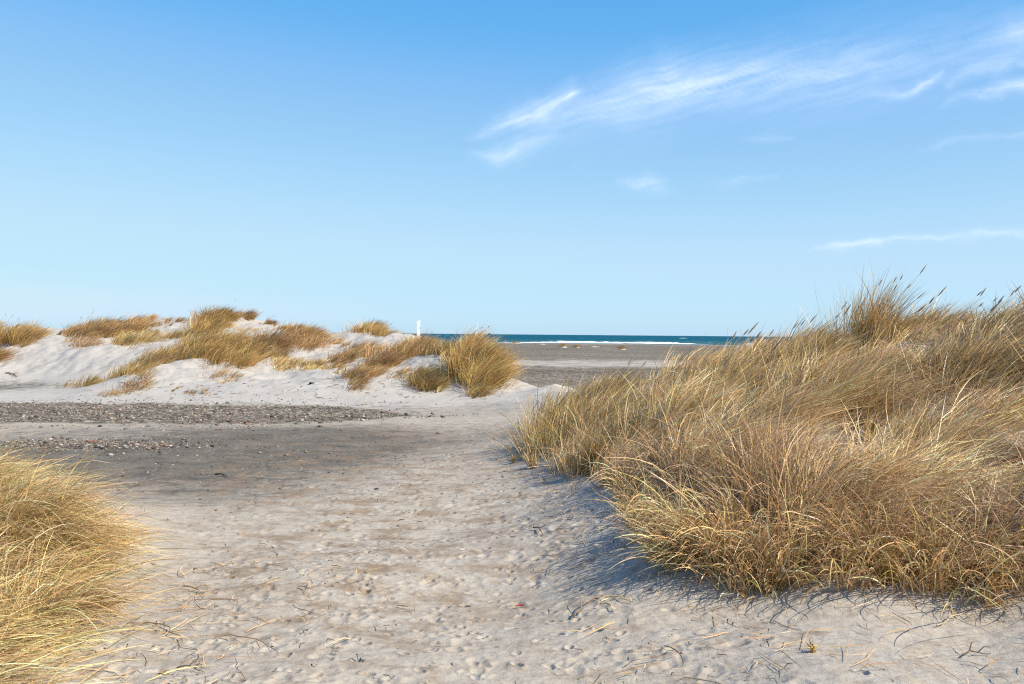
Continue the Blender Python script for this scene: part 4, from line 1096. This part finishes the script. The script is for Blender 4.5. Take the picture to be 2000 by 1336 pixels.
def ship():
    D = 5200.0
    c = at(956, 650.5, D); x = c[0]; z = SEA - 2
    r = empty('cargo_ship', (x, D, z)); tag(r, 'tiny dark ship far out on the horizon above the golden tussock', 'ship')
    L = 15.0
    xs = np.linspace(-1, 1, 9); w = 2.2 * (1 - np.abs(xs) ** 3.5) + .2
    co = []
    for zz, k in ((0, .8), (2.5, .92), (6.2, 1.0)):
        for sgn in (-1, 1):
            co.append(np.c_[x + xs * L / 2 * k, D + sgn * w * k, np.full(9, z + zz + (0.8 * xs ** 2 if zz > 5 else 0))])
    co = np.vstack(co).reshape(3, 2, 9, 3); i = np.arange(54).reshape(3, 2, 9); q = []
    for a in range(2):
        q.append(np.stack([i[a, 0, :-1], i[a, 0, 1:], i[a + 1, 0, 1:], i[a + 1, 0, :-1]], -1)); q.append(np.stack([i[a, 1, 1:], i[a, 1, :-1], i[a + 1, 1, :-1], i[a + 1, 1, 1:]], -1))
        for e in (0, 8): q.append(np.array([[i[a, 0, e], i[a, 1, e], i[a + 1, 1, e], i[a + 1, 0, e]]]))
    q.append(np.stack([i[2, 0, :-1], i[2, 0, 1:], i[2, 1, 1:], i[2, 1, :-1]], -1)); q = np.vstack(q)
    mesh_obj('hull', co.reshape(-1, 3), np.full(len(q), 4), q, M_DARK, r)
    v, f = box_geo((x - L * .1, D, z + 8), (L * .5, 3, 3)); bevel(mesh_obj('deckhouse', v, np.full(6, 4), f, M_DARK, r, smooth=False), .2)
    v, f = box_geo((x - L * .05, D, z + 10.4), (1.0, 1, 2.4)); bevel(mesh_obj('funnel', v, np.full(6, 4), f, M_DARK, r, smooth=False), .1)
ship()


def hummock(label, u, v, w, h, grass):
    """small embryo dune far down the beach"""
    d = ray(u, v); t = np.arange(60, 320, .5); gap = EYE + d[2] * t - height(d[0] * t, t); k = np.argmax(gap < 0)
    p = np.array([d[0] * t[k], t[k]]); z0 = float(height(p[:1], p[1:])[0])
    w, h = w * .5, h * .62
    r = empty('sand_hummock', (p[0], p[1], z0)); tag(r, label, 'sand hummock', 'small sand hummocks far down the beach')
    n, m = 24, 9
    a = np.linspace(0, 2 * math.pi, n, endpoint=False); co = [[p[0], p[1], z0 + h]]
    for j in range(1, m + 1):
        q = j / m
        rr = q * (1 + .25 * noise2(np.cos(a) * 1.5 + u, np.sin(a) * 1.5))
        co += list(np.c_[p[0] + np.cos(a) * rr * w + .3 * w * q, p[1] + np.sin(a) * rr * w * .7, z0 - .15 * q + h * np.cos(min(q, 1) * math.pi / 2) ** 1.4 * (1 + .2 * noise2(np.cos(a) * 2 * q + u, np.sin(a) * 2 * q))])
    co = np.array(co); tri = [[0, 1 + k, 1 + (k + 1) % n] for k in range(n)]; qd = [[1 + (j - 1) * n + k, 1 + j * n + k, 1 + j * n + (k + 1) % n, 1 + (j - 1) * n + (k + 1) % n] for j in range(1, m) for k in range(n)]
    N = len(co); z = np.zeros(N)
    mesh_obj('mound', co, [3] * n + [4] * len(qd), np.r_[np.array(tri).ravel(), np.array(qd).ravel()], M_SAND, r, floats={'damp': z, 'brown': z, 'walked': z, 'gravel': z})
    if grass:
        g = 220; ang = rng.random(g) * 6.28; rr = np.sqrt(rng.random(g)) * .6
        xy = np.c_[p[0] - .1 * w + np.cos(ang) * rr * w * 1.3, p[1] - .15 * w + np.sin(ang) * rr * w * .9]
        roots = np.c_[xy, z0 + h * .75 * np.ones(g) * np.cos(rr * 1.3)]
        d0 = np.tile([0, 0, 1.0], (g, 1)) + WIND * .5 + rng.normal(size=(g, 3)) * .25
        bc, q, _ = blade_geo(roots, .45 * (0.6 + .6 * rng.random(g)), d0, np.tile(WIND * .9, (g, 1)), np.full(g, .05), 4, minz=False)
        blades_obj('grass', [(bc, q, np.repeat(pick(STRAW * .75, g), 8, axis=0))], r)

hummock('grass-capped hummock, the tallest one on the far beach, right of the golden tussock', 1098, 679, 1.7, .75, True)
hummock('second grassy hummock just right of the tallest one on the far beach', 1125, 679, 1.5, .45, True)
hummock('low pale bank of sand trailing right of the second grassy hummock', 1160, 678, 3.0, .28, False)
hummock('grassy hummock in the middle of the far beach above the right dune slope', 1213, 683, 1.5, .5, True)
hummock('brown hummock close to the breakers beside the golden tussock', 1008, 671, 3.2, .6, True)
hummock('small bare hummock by the water between golden tussock and tallest hummock', 1058, 673, 2.4, .4, False)
